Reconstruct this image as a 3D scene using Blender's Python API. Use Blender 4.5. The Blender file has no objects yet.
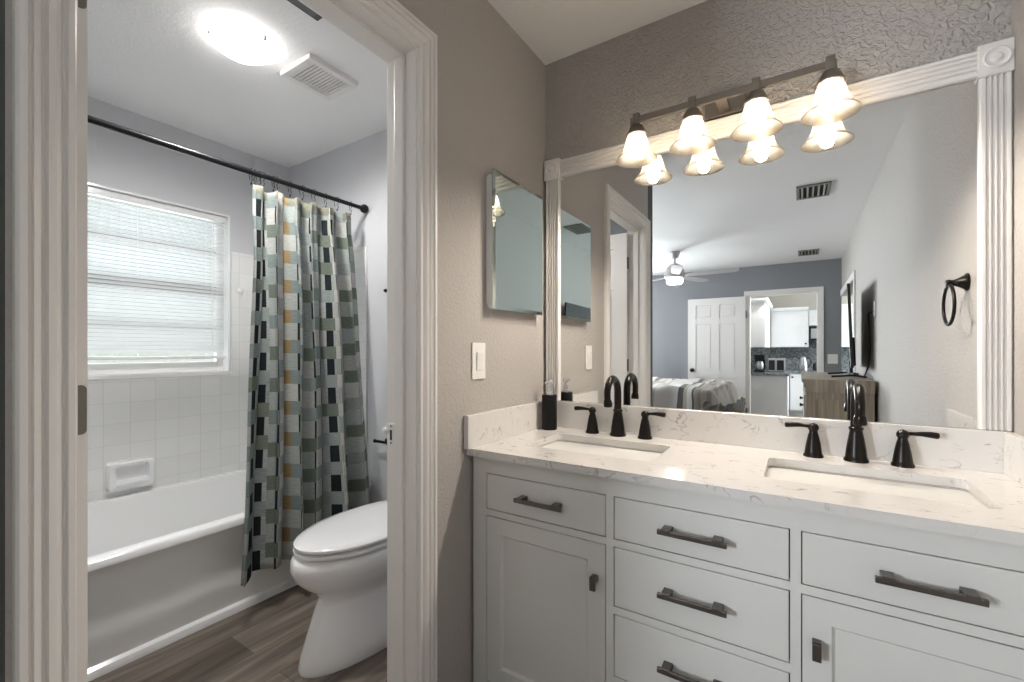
import bpy, bmesh, math, random
from mathutils import Vector, Matrix
random.seed(7)
PI = math.pi
SC = bpy.context.scene
COL = SC.collection

# ------------------------------------------------------------------ camera
YAW = math.radians(33.03)
cam_d = bpy.data.cameras.new('camera')
cam = bpy.data.objects.new('camera', cam_d); COL.objects.link(cam)
cam.location = (0.953, -1.739, 1.165)
cam.rotation_euler = (PI/2, 0, YAW)
cam_d.sensor_width = 36; cam_d.lens = 443/1024*36
cam_d.shift_y = 10/1024
cam_d.clip_start = 0.01
SC.camera = cam

# ------------------------------------------------------------------ world, exposure
SC.view_settings.view_transform = 'Standard'; SC.view_settings.look = 'None'
SC.view_settings.gamma = 1; SC.view_settings.use_curve_mapping = False
SC.view_settings.exposure = 1.85
SC.cycles.max_bounces = 10; SC.cycles.diffuse_bounces = 6; SC.cycles.glossy_bounces = 6
SC.cycles.transmission_bounces = 6; SC.cycles.transparent_max_bounces = 12
SC.cycles.sample_clamp_indirect = 6; SC.cycles.caustics_reflective = False; SC.cycles.caustics_refractive = False
SC.cycles.use_denoising = True
w = bpy.data.worlds.new('daylight'); SC.world = w; w.use_nodes = True
wn = w.node_tree.nodes; wl = w.node_tree.links
bg = wn['Background']
sky = wn.new('ShaderNodeTexSky'); sky.sky_type = 'HOSEK_WILKIE'; sky.turbidity = 5; sky.sun_direction = (0.3, 0.5, 0.8)
mx = wn.new('ShaderNodeMix'); mx.data_type = 'RGBA'; mx.inputs[0].default_value = .26
wl.new(sky.outputs[0], mx.inputs[6]); mx.inputs[7].default_value = (.93, .96, .9, 1)
wl.new(mx.outputs[2], bg.inputs[0]); bg.inputs[1].default_value = .75

# ------------------------------------------------------------------ daylight at the windows
def area(name, loc, rot, sx, sy, power, color=(1, 1, 1)):
    d = bpy.data.lights.new(name, 'AREA'); d.shape = 'RECTANGLE'; d.size = sx; d.size_y = sy
    d.energy = power; d.color = color
    o = bpy.data.objects.new(name, d); COL.objects.link(o); o.location = loc; o.rotation_euler = rot
    return o
DAY = (.90, .95, 1)
area('bedroom_window_daylight', (-3.62, -3.1, 1.45), (0, -PI/2, 0), 1.3, 1.5, 20, DAY)
area('bedroom_window_daylight', (-3.62, -5.0, 1.45), (0, -PI/2, 0), 1.3, 1.2, 14, DAY)
area('added_rear_fill_light', (-2.3, -6.08, 1.45), (PI/2, 0, 0), 1.4, 1.2, 74, DAY)  # rear window and its light added to fill the vanity front
area('bath_window_daylight', (-2.32, -0.82, 1.52), (0, -PI/2, 0), 0.95, 0.9, 3.4, DAY)
area('kitchen_window_daylight', (3.4, -7.2, 1.5), (0, PI/2, 0), 1.2, 1.2, 26, (.95, .98, 1))

def lamp_spot(name, loc, power, deg, rad, color):
    d = bpy.data.lights.new(name, 'SPOT'); d.energy = power; d.spot_size = math.radians(deg); d.spot_blend = .6
    d.shadow_soft_size = rad; d.color = color
    o = bpy.data.objects.new(name, d); COL.objects.link(o); o.location = loc; return o

# ------------------------------------------------------------------ materials
def new_mat(name):
    m = bpy.data.materials.new(name); m.use_nodes = True
    return m, m.node_tree.nodes, m.node_tree.links, m.node_tree.nodes['Principled BSDF']
def rgba(c): return (c[0], c[1], c[2], 1)
def mat(name, color, rough=.5, metal=0., bump=None, var=None, spec=None, coat=0):
    """bump = (scale, strength, distance), var = (scale, amount)"""
    m, n, l, b = new_mat(name)
    b.inputs['Base Color'].default_value = rgba(color)
    b.inputs['Roughness'].default_value = rough; b.inputs['Metallic'].default_value = metal
    if spec is not None: b.inputs['Specular IOR Level'].default_value = spec
    if coat: b.inputs['Coat Weight'].default_value = coat; b.inputs['Coat Roughness'].default_value = .08
    tc = n.new('ShaderNodeTexCoord')
    v = var or (9, .04)
    nz = n.new('ShaderNodeTexNoise'); nz.inputs['Scale'].default_value = v[0]; nz.inputs['Detail'].default_value = 3
    l.new(tc.outputs['Object'], nz.inputs['Vector'])
    mr = n.new('ShaderNodeMapRange'); mr.inputs[3].default_value = 1-v[1]; mr.inputs[4].default_value = 1+v[1]
    l.new(nz.outputs[0], mr.inputs[0])
    mu = n.new('ShaderNodeVectorMath'); mu.operation = 'SCALE'; mu.inputs[0].default_value = color
    l.new(mr.outputs[0], mu.inputs['Scale']); l.new(mu.outputs[0], b.inputs['Base Color'])
    if bump:
        n2 = n.new('ShaderNodeTexNoise'); n2.inputs['Scale'].default_value = bump[0]; n2.inputs['Detail'].default_value = 2.5
        l.new(tc.outputs['Object'], n2.inputs['Vector'])
        bp = n.new('ShaderNodeBump'); bp.inputs['Strength'].default_value = bump[1]; bp.inputs['Distance'].default_value = bump[2]
        l.new(n2.outputs[0], bp.inputs['Height']); l.new(bp.outputs[0], b.inputs['Normal'])
    return m
def knockdown(name, color, scale, strength, dist, rough=.7, lo=.45, hi=.6):
    """painted wall with a sprayed and flattened plaster texture"""
    m, n, l, b = new_mat(name)
    b.inputs['Base Color'].default_value = rgba(color); b.inputs['Roughness'].default_value = rough
    b.inputs['Specular IOR Level'].default_value = .35
    tc = n.new('ShaderNodeTexCoord')
    a = n.new('ShaderNodeTexNoise'); a.inputs['Scale'].default_value = scale; a.inputs['Detail'].default_value = 2; a.inputs['Distortion'].default_value = .8
    l.new(tc.outputs['Object'], a.inputs['Vector'])
    r = n.new('ShaderNodeMapRange'); r.interpolation_type = 'SMOOTHSTEP'
    r.inputs[1].default_value = lo; r.inputs[2].default_value = hi
    l.new(a.outputs[0], r.inputs[0])
    f = n.new('ShaderNodeTexNoise'); f.inputs['Scale'].default_value = scale*3; l.new(tc.outputs['Object'], f.inputs['Vector'])
    ad = n.new('ShaderNodeMath'); ad.operation = 'MULTIPLY_ADD'; ad.inputs[1].default_value = .25
    l.new(f.outputs[0], ad.inputs[0]); l.new(r.outputs[0], ad.inputs[2])
    bp = n.new('ShaderNodeBump'); bp.inputs['Strength'].default_value = strength; bp.inputs['Distance'].default_value = dist
    l.new(ad.outputs[0], bp.inputs['Height']); l.new(bp.outputs[0], b.inputs['Normal'])
    return m

PAINT = (.445, .42, .395)
M = {}
M['wall_rough'] = knockdown('taupe_textured_wall', PAINT, 60, .85, .005, lo=.38, hi=.68)
M['wall_fine'] = knockdown('taupe_fine_textured_wall', PAINT, 75, .5, .0016)
M['wall_bath'] = knockdown('cool_lit_bath_wall', (.58, .585, .61), 80, .25, .001)  # same grey paint, with the bath room's cool brightness put into the colour
M['wall_bed'] = knockdown('grey_bedroom_wall', (.26, .27, .29), 80, .3, .001)
M['wall_hall'] = knockdown('light_hall_wall', (.60, .58, .53), 80, .3, .001)
M['ceiling'] = knockdown('white_ceiling_plaster', (.88, .88, .88), 60, .3, .002)
M['trim'] = mat('white_trim_paint', (.80, .78, .76), .35, var=(4, .004))
M['white_gloss'] = mat('white_gloss_enamel', (.86, .86, .86), .12, var=(4, .01), coat=.4)
M['porcelain'] = mat('white_porcelain', (.84, .84, .85), .1, var=(4, .01), coat=.5)
M['sink'] = mat('white_sink_china', (.70, .665, .635), .15, var=(4, .01), coat=.3)
M['cabinet'] = mat('pale_grey_cabinet_paint', (.69, .69, .67), .38, var=(6, .02))
M['cabinet_dark'] = mat('cabinet_inside', (.12, .12, .12), .7)
M['kitchen_white'] = mat('white_kitchen_cabinet', (.85, .87, .89), .35)
M['bronze'] = mat('oil_rubbed_bronze', (.009, .0065, .005), .3, .35, var=(30, .3), spec=.35)
M['pull'] = mat('dark_brushed_pull', (.16, .145, .135), .32, .9, var=(60, .15))
M['nickel'] = mat('brushed_nickel', (.27, .235, .20), .38, .9, var=(60, .1))
M['chrome'] = mat('chrome', (.8, .8, .8), .12, 1)
M['hinge'] = mat('dull_hinge_metal', (.20, .19, .165), .4, .8)
M['black'] = mat('black_ceramic', (.004, .004, .004), .35, spec=.25)
M['black_metal'] = mat('black_rod_metal', (.012, .012, .013), .35, .5)
M['white_plastic'] = mat('white_plastic', (.82, .81, .79), .35, var=(4, .01))
M['dark_slot'] = mat('dark_slot', (.02, .02, .02), .8)
M['grey_metal'] = mat('grey_metal_strip', (.10, .10, .105), .5, .3)
M['vent_grey'] = mat('grey_vent_metal', (.22, .22, .20), .5)
M['fan'] = mat('brushed_fan_metal', (.42, .41, .40), .4, .6)
M['fan_blade'] = mat('grey_fan_blade', (.45, .45, .46), .5)
M['tv'] = mat('black_tv_plastic', (.012, .013, .015), .3)
M['steel'] = mat('appliance_steel', (.5, .52, .55), .3, .9)

def emis(name, color, strength):
    m, n, l, b = new_mat(name)
    b.inputs['Base Color'].default_value = rgba(color)
    b.inputs['Emission Color'].default_value = rgba(color); b.inputs['Emission Strength'].default_value = strength
    return m
M['bulb'] = emis('lit_bulb', (1, .94, .85), 19)
M['dome'] = emis('lit_glass_dome', (1, .98, .95), 3.0)
M['fan_light'] = emis('lit_fan_lens', (1, .98, .95), 3)

def mirror_mat(name, tint):
    m, n, l, b = new_mat(name)
    b.inputs['Base Color'].default_value = rgba(tint); b.inputs['Metallic'].default_value = 1; b.inputs['Roughness'].default_value = 0
    return m
M['mirror'] = mirror_mat('mirror_silver', (.93, .94, .93))
M['mirror_tinted'] = mirror_mat('greenish_mirror_silver', (.60, .69, .67))  # tint darkened to dim the medicine cabinet's reflection

def shade_mat():
    m = bpy.data.materials.new('alabaster_glass'); m.use_nodes = True
    n = m.node_tree.nodes; l = m.node_tree.links; n.clear()
    out = n.new('ShaderNodeOutputMaterial')
    tc = n.new('ShaderNodeTexCoord'); nz = n.new('ShaderNodeTexNoise'); nz.inputs['Scale'].default_value = 16; nz.inputs['Detail'].default_value = 4; nz.inputs['Distortion'].default_value = 1.5
    l.new(tc.outputs['Object'], nz.inputs['Vector'])
    cr = n.new('ShaderNodeValToRGB'); cr.color_ramp.elements[0].position = .35; cr.color_ramp.elements[0].color = (.34, .285, .22, 1)
    cr.color_ramp.elements[1].position = .6; cr.color_ramp.elements[1].color = (.42, .39, .345, 1)
    l.new(nz.outputs[0], cr.inputs[0])
    d = n.new('ShaderNodeBsdfDiffuse'); t = n.new('ShaderNodeBsdfTranslucent'); g = n.new('ShaderNodeBsdfGlossy'); g.inputs['Roughness'].default_value = .15
    tp = n.new('ShaderNodeBsdfTransparent'); tp.inputs[0].default_value = (1, .95, .88, 1)
    l.new(cr.outputs[0], d.inputs[0]); l.new(cr.outputs[0], t.inputs[0])
    m1 = n.new('ShaderNodeMixShader'); m1.inputs[0].default_value = .6
    l.new(d.outputs[0], m1.inputs[1]); l.new(t.outputs[0], m1.inputs[2])
    m2 = n.new('ShaderNodeMixShader'); m2.inputs[0].default_value = .06
    l.new(m1.outputs[0], m2.inputs[1]); l.new(g.outputs[0], m2.inputs[2])
    m3 = n.new('ShaderNodeMixShader'); m3.inputs[0].default_value = .34
    l.new(m2.outputs[0], m3.inputs[1]); l.new(tp.outputs[0], m3.inputs[2])
    l.new(m3.outputs[0], out.inputs[0]); return m
M['shade'] = shade_mat()

def translucent(name, color, t_amt):
    m, n, l, b = new_mat(name)
    b.inputs['Base Color'].default_value = rgba(color); b.inputs['Roughness'].default_value = .5
    t = n.new('ShaderNodeBsdfTranslucent'); t.inputs[0].default_value = rgba(color)
    mi = n.new('ShaderNodeMixShader'); mi.inputs[0].default_value = t_amt
    l.new(b.outputs[0], mi.inputs[1]); l.new(t.outputs[0], mi.inputs[2])
    l.new(mi.outputs[0], n['Material Output'].inputs[0]); return m
M['slat'] = translucent('white_blind_slat', (.80, .81, .81), .35)

def glass_mat():
    m, n, l, b = new_mat('window_glass')
    t = n.new('ShaderNodeBsdfTransparent'); t.inputs[0].default_value = (.95, .97, .95, 1)
    g = n.new('ShaderNodeBsdfGlossy'); g.inputs['Roughness'].default_value = .03
    mi = n.new('ShaderNodeMixShader'); mi.inputs[0].default_value = .06
    l.new(t.outputs[0], mi.inputs[1]); l.new(g.outputs[0], mi.inputs[2]); l.new(mi.outputs[0], n['Material Output'].inputs[0]); return m
M['glass'] = glass_mat()

def quartz():
    m, n, l, b = new_mat('veined_white_quartz')
    b.inputs['Roughness'].default_value = .14
    tc = n.new('ShaderNodeTexCoord')
    def vein(scale, width, lo, hi, seed):
        mp = n.new('ShaderNodeMapping'); mp.inputs['Location'].default_value = (seed, seed*.7, 1.3); mp.inputs['Rotation'].default_value = (.3, .2, .6)
        mp.inputs['Scale'].default_value = (1, 1.9, 1.4)
        l.new(tc.outputs['Object'], mp.inputs[0])
        a = n.new('ShaderNodeTexNoise'); a.inputs['Scale'].default_value = scale; a.inputs['Detail'].default_value = 5; a.inputs['Distortion'].default_value = 1.1
        l.new(mp.outputs[0], a.inputs['Vector'])
        s = n.new('ShaderNodeMath'); s.operation = 'SUBTRACT'; s.inputs[1].default_value = .5; l.new(a.outputs[0], s.inputs[0])
        ab = n.new('ShaderNodeMath'); ab.operation = 'ABSOLUTE'; l.new(s.outputs[0], ab.inputs[0])
        r = n.new('ShaderNodeMapRange'); r.inputs[1].default_value = 0; r.inputs[2].default_value = width; r.inputs[3].default_value = 1; r.inputs[4].default_value = 0
        l.new(ab.outputs[0], r.inputs[0])
        k = n.new('ShaderNodeTexNoise'); k.inputs['Scale'].default_value = scale*1.3; l.new(mp.outputs[0], k.inputs['Vector'])
        kr = n.new('ShaderNodeMapRange'); kr.inputs[1].default_value = lo; kr.inputs[2].default_value = hi; l.new(k.outputs[0], kr.inputs[0])
        mu = n.new('ShaderNodeMath'); mu.operation = 'MULTIPLY'; l.new(r.outputs[0], mu.inputs[0]); l.new(kr.outputs[0], mu.inputs[1])
        return mu
    v1 = vein(7, .016, .50, .64, 2.); v2 = vein(17, .020, .57, .69, 7.)
    mxx = n.new('ShaderNodeMath'); mxx.operation = 'MAXIMUM'; l.new(v1.outputs[0], mxx.inputs[0]); l.new(v2.outputs[0], mxx.inputs[1])
    sc = n.new('ShaderNodeMath'); sc.operation = 'MULTIPLY'; sc.inputs[1].default_value = .85; l.new(mxx.outputs[0], sc.inputs[0])
    c = n.new('ShaderNodeMix'); c.data_type = 'RGBA'; c.inputs[6].default_value = (.70, .685, .665, 1); c.inputs[7].default_value = (.27, .25, .24, 1)
    l.new(sc.outputs[0], c.inputs[0]); l.new(c.outputs[2], b.inputs['Base Color']); return m
M['quartz'] = quartz()

def planks():
    m, n, l, b = new_mat('grey_brown_plank_floor')
    tc = n.new('ShaderNodeTexCoord'); mp = n.new('ShaderNodeMapping'); mp.inputs['Rotation'].default_value = (0, 0, PI/2); mp.inputs['Location'].default_value = (.35, .09, 0)
    l.new(tc.outputs['Object'], mp.inputs[0])
    br = n.new('ShaderNodeTexBrick'); br.inputs['Scale'].default_value = 1; br.inputs['Brick Width'].default_value = 1.2; br.inputs['Row Height'].default_value = .18
    br.inputs['Mortar Size'].default_value = .0014; br.inputs['Mortar Smooth'].default_value = .3; br.offset = .37
    br.inputs[1].default_value = (.095, .074, .056, 1); br.inputs[2].default_value = (.195, .162, .132, 1); br.inputs[3].default_value = (.05, .042, .036, 1)
    l.new(mp.outputs[0], br.inputs[0])
    ms = n.new('ShaderNodeMapping'); ms.inputs['Scale'].default_value = (2.2, 22, 1); l.new(mp.outputs[0], ms.inputs[0])
    nz = n.new('ShaderNodeTexNoise'); nz.inputs['Scale'].default_value = 1; nz.inputs['Detail'].default_value = 6; nz.inputs['Distortion'].default_value = .8; l.new(ms.outputs[0], nz.inputs['Vector'])
    rg = n.new('ShaderNodeMapRange'); rg.inputs[1].default_value = .3; rg.inputs[2].default_value = .7; rg.inputs[3].default_value = .55; rg.inputs[4].default_value = 1.55
    l.new(nz.outputs[0], rg.inputs[0])
    v = n.new('ShaderNodeVectorMath'); v.operation = 'SCALE'; l.new(br.outputs[0], v.inputs[0]); l.new(rg.outputs[0], v.inputs['Scale'])
    l.new(v.outputs[0], b.inputs['Base Color']); b.inputs['Roughness'].default_value = .42
    bp = n.new('ShaderNodeBump'); bp.inputs['Strength'].default_value = .2; bp.inputs['Distance'].default_value = .001; l.new(nz.outputs[0], bp.inputs['Height']); l.new(bp.outputs[0], b.inputs['Normal'])
    return m
M['floor'] = planks()

def tiles(name, axis):
    """white wall tile, axis = which world axis runs across the wall"""
    m, n, l, b = new_mat(name)
    tc = n.new('ShaderNodeTexCoord'); sp = n.new('ShaderNodeSeparateXYZ'); cb = n.new('ShaderNodeCombineXYZ')
    l.new(tc.outputs['Object'], sp.inputs[0]); l.new(sp.outputs[axis], cb.inputs[0])
    ad = n.new('ShaderNodeMath'); ad.operation = 'ADD'; ad.inputs[1].default_value = -.350+.109*10; l.new(sp.outputs[2], ad.inputs[0]); l.new(ad.outputs[0], cb.inputs[1])
    br = n.new('ShaderNodeTexBrick'); br.inputs['Scale'].default_value = 1; br.inputs['Brick Width'].default_value = .109; br.inputs['Row Height'].default_value = .109
    br.offset = 0; br.inputs['Mortar Size'].default_value = .0014; br.inputs['Mortar Smooth'].default_value = .6
    br.inputs[1].default_value = (.80, .80, .795, 1); br.inputs[2].default_value = (.76, .76, .755, 1); br.inputs[3].default_value = (.64, .63, .62, 1)
    l.new(cb.outputs[0], br.inputs[0]); l.new(br.outputs[0], b.inputs['Base Color']); b.inputs['Roughness'].default_value = .18
    bp = n.new('ShaderNodeBump'); bp.invert = True; bp.inputs['Strength'].default_value = .5; bp.inputs['Distance'].default_value = .001
    l.new(br.outputs['Fac'], bp.inputs['Height']); l.new(bp.outputs[0], b.inputs['Normal'])
    return m
M['tile_y'] = tiles('white_wall_tile', 1); M['tile_x'] = tiles('white_end_wall_tile', 0)

def wood_light():
    m, n, l, b = new_mat('weathered_oak')
    tc = n.new('ShaderNodeTexCoord'); mp = n.new('ShaderNodeMapping'); mp.inputs['Scale'].default_value = (45, 45, 1.6); l.new(tc.outputs['Object'], mp.inputs[0])
    nz = n.new('ShaderNodeTexNoise'); nz.inputs['Scale'].default_value = 1; nz.inputs['Detail'].default_value = 5; nz.inputs['Distortion'].default_value = .5; l.new(mp.outputs[0], nz.inputs['Vector'])
    cr = n.new('ShaderNodeValToRGB'); cr.color_ramp.elements[0].position = .3; cr.color_ramp.elements[0].color = (.25, .21, .165, 1)
    cr.color_ramp.elements[1].position = .72; cr.color_ramp.elements[1].color = (.50, .445, .37, 1)
    l.new(nz.outputs[0], cr.inputs[0]); l.new(cr.outputs[0], b.inputs['Base Color']); b.inputs['Roughness'].default_value = .55; return m
M['oak'] = wood_light()

def granite():
    m, n, l, b = new_mat('speckled_kitchen_stone')
    tc = n.new('ShaderNodeTexCoord'); nz = n.new('ShaderNodeTexNoise'); nz.inputs['Scale'].default_value = 28; nz.inputs['Detail'].default_value = 6; l.new(tc.outputs['Object'], nz.inputs['Vector'])
    cr = n.new('ShaderNodeValToRGB'); cr.color_ramp.elements[0].position = .4; cr.color_ramp.elements[0].color = (.12, .135, .145, 1)
    cr.color_ramp.elements[1].position = .62; cr.color_ramp.elements[1].color = (.27, .30, .31, 1)
    l.new(nz.outputs[0], cr.inputs[0]); l.new(cr.outputs[0], b.inputs['Base Color']); b.inputs['Roughness'].default_value = .2; return m
M['granite'] = granite()

def bedding():
    m, n, l, b = new_mat('striped_bed_cover')
    tc = n.new('ShaderNodeTexCoord'); sp = n.new('ShaderNodeSeparateXYZ'); l.new(tc.outputs['Object'], sp.inputs[0])
    nz = n.new('ShaderNodeTexNoise'); nz.inputs['Scale'].default_value = 2; l.new(tc.outputs['Object'], nz.inputs['Vector'])
    a = n.new('ShaderNodeMath'); a.operation = 'MULTIPLY_ADD'; a.inputs[1].default_value = .12; l.new(nz.outputs[0], a.inputs[0]); l.new(sp.outputs[0], a.inputs[2])
    mu = n.new('ShaderNodeMath'); mu.operation = 'MULTIPLY'; mu.inputs[1].default_value = 1/.62; l.new(a.outputs[0], mu.inputs[0])
    fr = n.new('ShaderNodeMath'); fr.operation = 'FRACT'; l.new(mu.outputs[0], fr.inputs[0])
    cr = n.new('ShaderNodeValToRGB'); cr.color_ramp.interpolation = 'CONSTANT'
    L, D, T = (.46, .44, .41, 1), (.075, .075, .07, 1), (.30, .265, .22, 1)
    e = cr.color_ramp.elements; e[0].position = 0; e[0].color = L; e[1].position = .30; e[1].color = D
    for p_, c_ in ((.42, T), (.50, L), (.60, D), (.64, T), (.76, L), (.85, (.34, .31, .27, 1)), (.92, L)):
        x = e.new(p_); x.color = c_
    l.new(fr.outputs[0], cr.inputs[0]); l.new(cr.outputs[0], b.inputs['Base Color']); b.inputs['Roughness'].default_value = .9; return m
M['bedding'] = bedding()
M['throw'] = mat('grey_tan_woven_throw', (.17, .16, .145), .95, var=(35, .6), bump=(60, .8, .01))

def curtain_mat():
    """patchwork of teal, grey and ochre blocks with narrow black bars; u, v in metres of cloth"""
    m, n, l, b = new_mat('patchwork_curtain_cloth')
    def math_(op, a=None, b_=None, va=0., vb=0.):
        x = n.new('ShaderNodeMath'); x.operation = op
        if a is not None: l.new(a, x.inputs[0])
        else: x.inputs[0].default_value = va
        if b_ is not None: l.new(b_, x.inputs[1])
        else: x.inputs[1].default_value = vb
        return x.outputs[0]
    def mixc(f, a, c):
        x = n.new('ShaderNodeMix'); x.data_type = 'RGBA'; l.new(f, x.inputs[0])
        for s, i in ((a, 6), (c, 7)):
            if isinstance(s, tuple): x.inputs[i].default_value = s
            else: l.new(s, x.inputs[i])
        return x.outputs[2]
    uv = n.new('ShaderNodeUVMap'); sp = n.new('ShaderNodeSeparateXYZ'); l.new(uv.outputs[0], sp.inputs[0])
    U, V = sp.outputs[0], sp.outputs[1]
    cu = math_('DIVIDE', U, None, 0, .098); ci = math_('FLOOR', cu); cf = math_('FRACT', cu)
    wn_ = n.new('ShaderNodeTexWhiteNoise'); wn_.noise_dimensions = '1D'; l.new(ci, wn_.inputs['W'])
    crand = wn_.outputs[0]
    off = math_('MULTIPLY', math_('FLOOR', math_('MULTIPLY', crand, None, 0, 4)), None, 0, .012)
    rv = math_('DIVIDE', math_('ADD', V, off), None, 0, .150)
    par = math_('GREATER_THAN', math_('FRACT', rv), None, 0, .56); ri = math_('ADD', math_('MULTIPLY', math_('FLOOR', rv), None, 0, 2), par)                      # 0 / 1 alternate rows
    cb = n.new('ShaderNodeCombineXYZ'); l.new(ci, cb.inputs[0]); l.new(ri, cb.inputs[1])
    w2 = n.new('ShaderNodeTexWhiteNoise'); w2.noise_dimensions = '3D'; l.new(cb.outputs[0], w2.inputs['Vector'])
    # solid block colours
    cr = n.new('ShaderNodeValToRGB'); cr.color_ramp.interpolation = 'CONSTANT'; e = cr.color_ramp.elements
    e[0].position = 0; e[0].color = (.23, .275, .265, 1); e[1].position = .35; e[1].color = (.17, .20, .165, 1)
    for p_, c_ in ((.55, (.31, .345, .335, 1)), (.72, (.21, .23, .19, 1)), (.86, (.17, .215, .215, 1))): x = e.new(p_); x.color = c_
    l.new(math_('FRACT', math_('ADD', math_('MULTIPLY', crand, None, 0, 3.7), math_('MULTIPLY', w2.outputs[0], None, 0, .25))), cr.inputs[0])
    # barred block: light ground with a narrow black bar on one side
    light = mixc(w2.outputs[0], (.50, .50, .48, 1), (.33, .37, .36, 1))
    bar = math_('MULTIPLY', math_('GREATER_THAN', cf, None, 0, .64), math_('LESS_THAN', cf, None, 0, .90))
    barred = mixc(bar, light, (.018, .022, .026, 1))
    # ochre in some columns, beside the bar
    och = math_('MULTIPLY', math_('MODULO', math_('ADD', ci, None, 0, 1), None, 0, 5), None, 0, 1)
    is_o = math_('LESS_THAN', och, None, 0, .5)
    half = math_('LESS_THAN', cf, None, 0, .42)
    solid = mixc(math_('MULTIPLY', is_o, half), cr.outputs[0], (.34, .235, .12, 1))
    base = mixc(par, barred, solid)
    # white columns
    is_w = math_('LESS_THAN', math_('MODULO', math_('ADD', ci, None, 0, 3), None, 0, 6), None, 0, .5)
    wcol = mixc(par, base, (.58, .57, .55, 1))
    base = mixc(is_w, base, wcol)
    # plain hem at the very top
    hem = math_('GREATER_THAN', V, None, 0, 1.735)
    base = mixc(math_('MULTIPLY', hem, math_('GREATER_THAN', cf, None, 0, .35)), base, (.23, .22, .17, 1))
    # woven streaks
    mp = n.new('ShaderNodeMapping'); mp.inputs['Scale'].default_value = (55, 220, 1); l.new(uv.outputs[0], mp.inputs[0])
    nz = n.new('ShaderNodeTexNoise'); nz.inputs['Scale'].default_value = 1; nz.inputs['Detail'].default_value = 3; l.new(mp.outputs[0], nz.inputs['Vector'])
    rg = n.new('ShaderNodeMapRange'); rg.inputs[3].default_value = .6; rg.inputs[4].default_value = 1.4; l.new(nz.outputs[0], rg.inputs[0])
    v = n.new('ShaderNodeVectorMath'); v.operation = 'SCALE'; l.new(base, v.inputs[0]); l.new(rg.outputs[0], v.inputs['Scale'])
    l.new(v.outputs[0], b.inputs['Base Color']); b.inputs['Roughness'].default_value = .85
    b.inputs['Specular IOR Level'].default_value = .2
    t = n.new('ShaderNodeBsdfTranslucent'); l.new(v.outputs[0], t.inputs[0])
    mi = n.new('ShaderNodeMixShader'); mi.inputs[0].default_value = .18
    l.new(b.outputs[0], mi.inputs[1]); l.new(t.outputs[0], mi.inputs[2]); l.new(mi.outputs[0], n['Material Output'].inputs[0])
    return m
M['curtain'] = curtain_mat()

# ------------------------------------------------------------------ mesh helpers (world coordinates)
def box(bm, x0, x1, y0, y1, z0, z1, bev=0, seg=2, rot=None, pivot=None):
    r = bmesh.ops.create_cube(bm, size=1)
    vs = r['verts']
    for v in vs:
        v.co = Vector(((x0+x1)/2+v.co.x*(x1-x0), (y0+y1)/2+v.co.y*(y1-y0), (z0+z1)/2+v.co.z*(z1-z0)))
    if bev:
        ed = list({e for v in vs for e in v.link_edges})
        rr = bmesh.ops.bevel(bm, geom=ed, offset=bev, segments=seg, affect='EDGES', profile=.5)
        vs = list({v for f in rr['faces'] for v in f.verts} | {v for v in vs if v.is_valid})
    if rot is not None:
        p = Vector(pivot or ((x0+x1)/2, (y0+y1)/2, (z0+z1)/2))
        for v in vs: v.co = p + rot @ (v.co-p)
    return vs
def lathe(bm, prof, c, axis='z', seg=28, sx=1, sy=1):
    """prof = [(r, h)] turned about an axis through c"""
    rings = []
    for r, h in prof:
        ring = []
        for k in range(seg):
            a = 2*PI*k/seg
            p = (r*math.cos(a)*sx, r*math.sin(a)*sy, h)
            if axis == 'x': p = (h, p[0], p[1])
            if axis == 'y': p = (p[0], h, p[1])
            ring.append(bm.verts.new((c[0]+p[0], c[1]+p[1], c[2]+p[2])))
        rings.append(ring)
    for a, b in zip(rings, rings[1:]):
        for k in range(seg):
            bm.faces.new((a[k], a[(k+1) % seg], b[(k+1) % seg], b[k]))
    for ring, (r, h) in ((rings[0], prof[0]), (rings[-1], prof[-1])):
        if r > 1e-6 and not getattr(lathe, 'open', False):
            try: bm.faces.new(ring)
            except ValueError: pass
    bmesh.ops.remove_doubles(bm, verts=[v for g in (rings[0], rings[-1]) for v in g], dist=1e-7)
    return rings
def tube(bm, pts, rad, seg=12, caps=True):
    pts = [Vector(p) for p in pts]
    rads = rad if isinstance(rad, (list, tuple)) else [rad]*len(pts)
    up = Vector((0, 0, 1)); rings = []
    d0 = (pts[1]-pts[0]).normalized()
    nrm = d0.cross(up) if abs(d0.dot(up)) < .95 else d0.cross(Vector((1, 0, 0)))
    nrm.normalize()
    for i, p in enumerate(pts):
        d = (pts[min(i+1, len(pts)-1)]-pts[max(i-1, 0)]).normalized()
        nrm = (nrm - d*nrm.dot(d)).normalized(); bn = d.cross(nrm)
        rings.append([bm.verts.new(p+(nrm*math.cos(2*PI*k/seg)+bn*math.sin(2*PI*k/seg))*rads[i]) for k in range(seg)])
    for a, b in zip(rings, rings[1:]):
        for k in range(seg): bm.faces.new((a[k], a[(k+1) % seg], b[(k+1) % seg], b[k]))
    if caps: bm.faces.new(rings[0]); bm.faces.new(rings[-1])
def prism(bm, poly, a0, a1, axis='z'):
    """poly of 2-D points extruded a0..a1 along axis"""
    def P(p, a):
        return {'z': (p[0], p[1], a), 'x': (a, p[0], p[1]), 'y': (p[0], a, p[1])}[axis]
    A = [bm.verts.new(P(p, a0)) for p in poly]; B = [bm.verts.new(P(p, a1)) for p in poly]
    n = len(poly)
    for k in range(n): bm.faces.new((A[k], A[(k+1) % n], B[(k+1) % n], B[k]))
    bm.faces.new(A); bm.faces.new(B)
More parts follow.
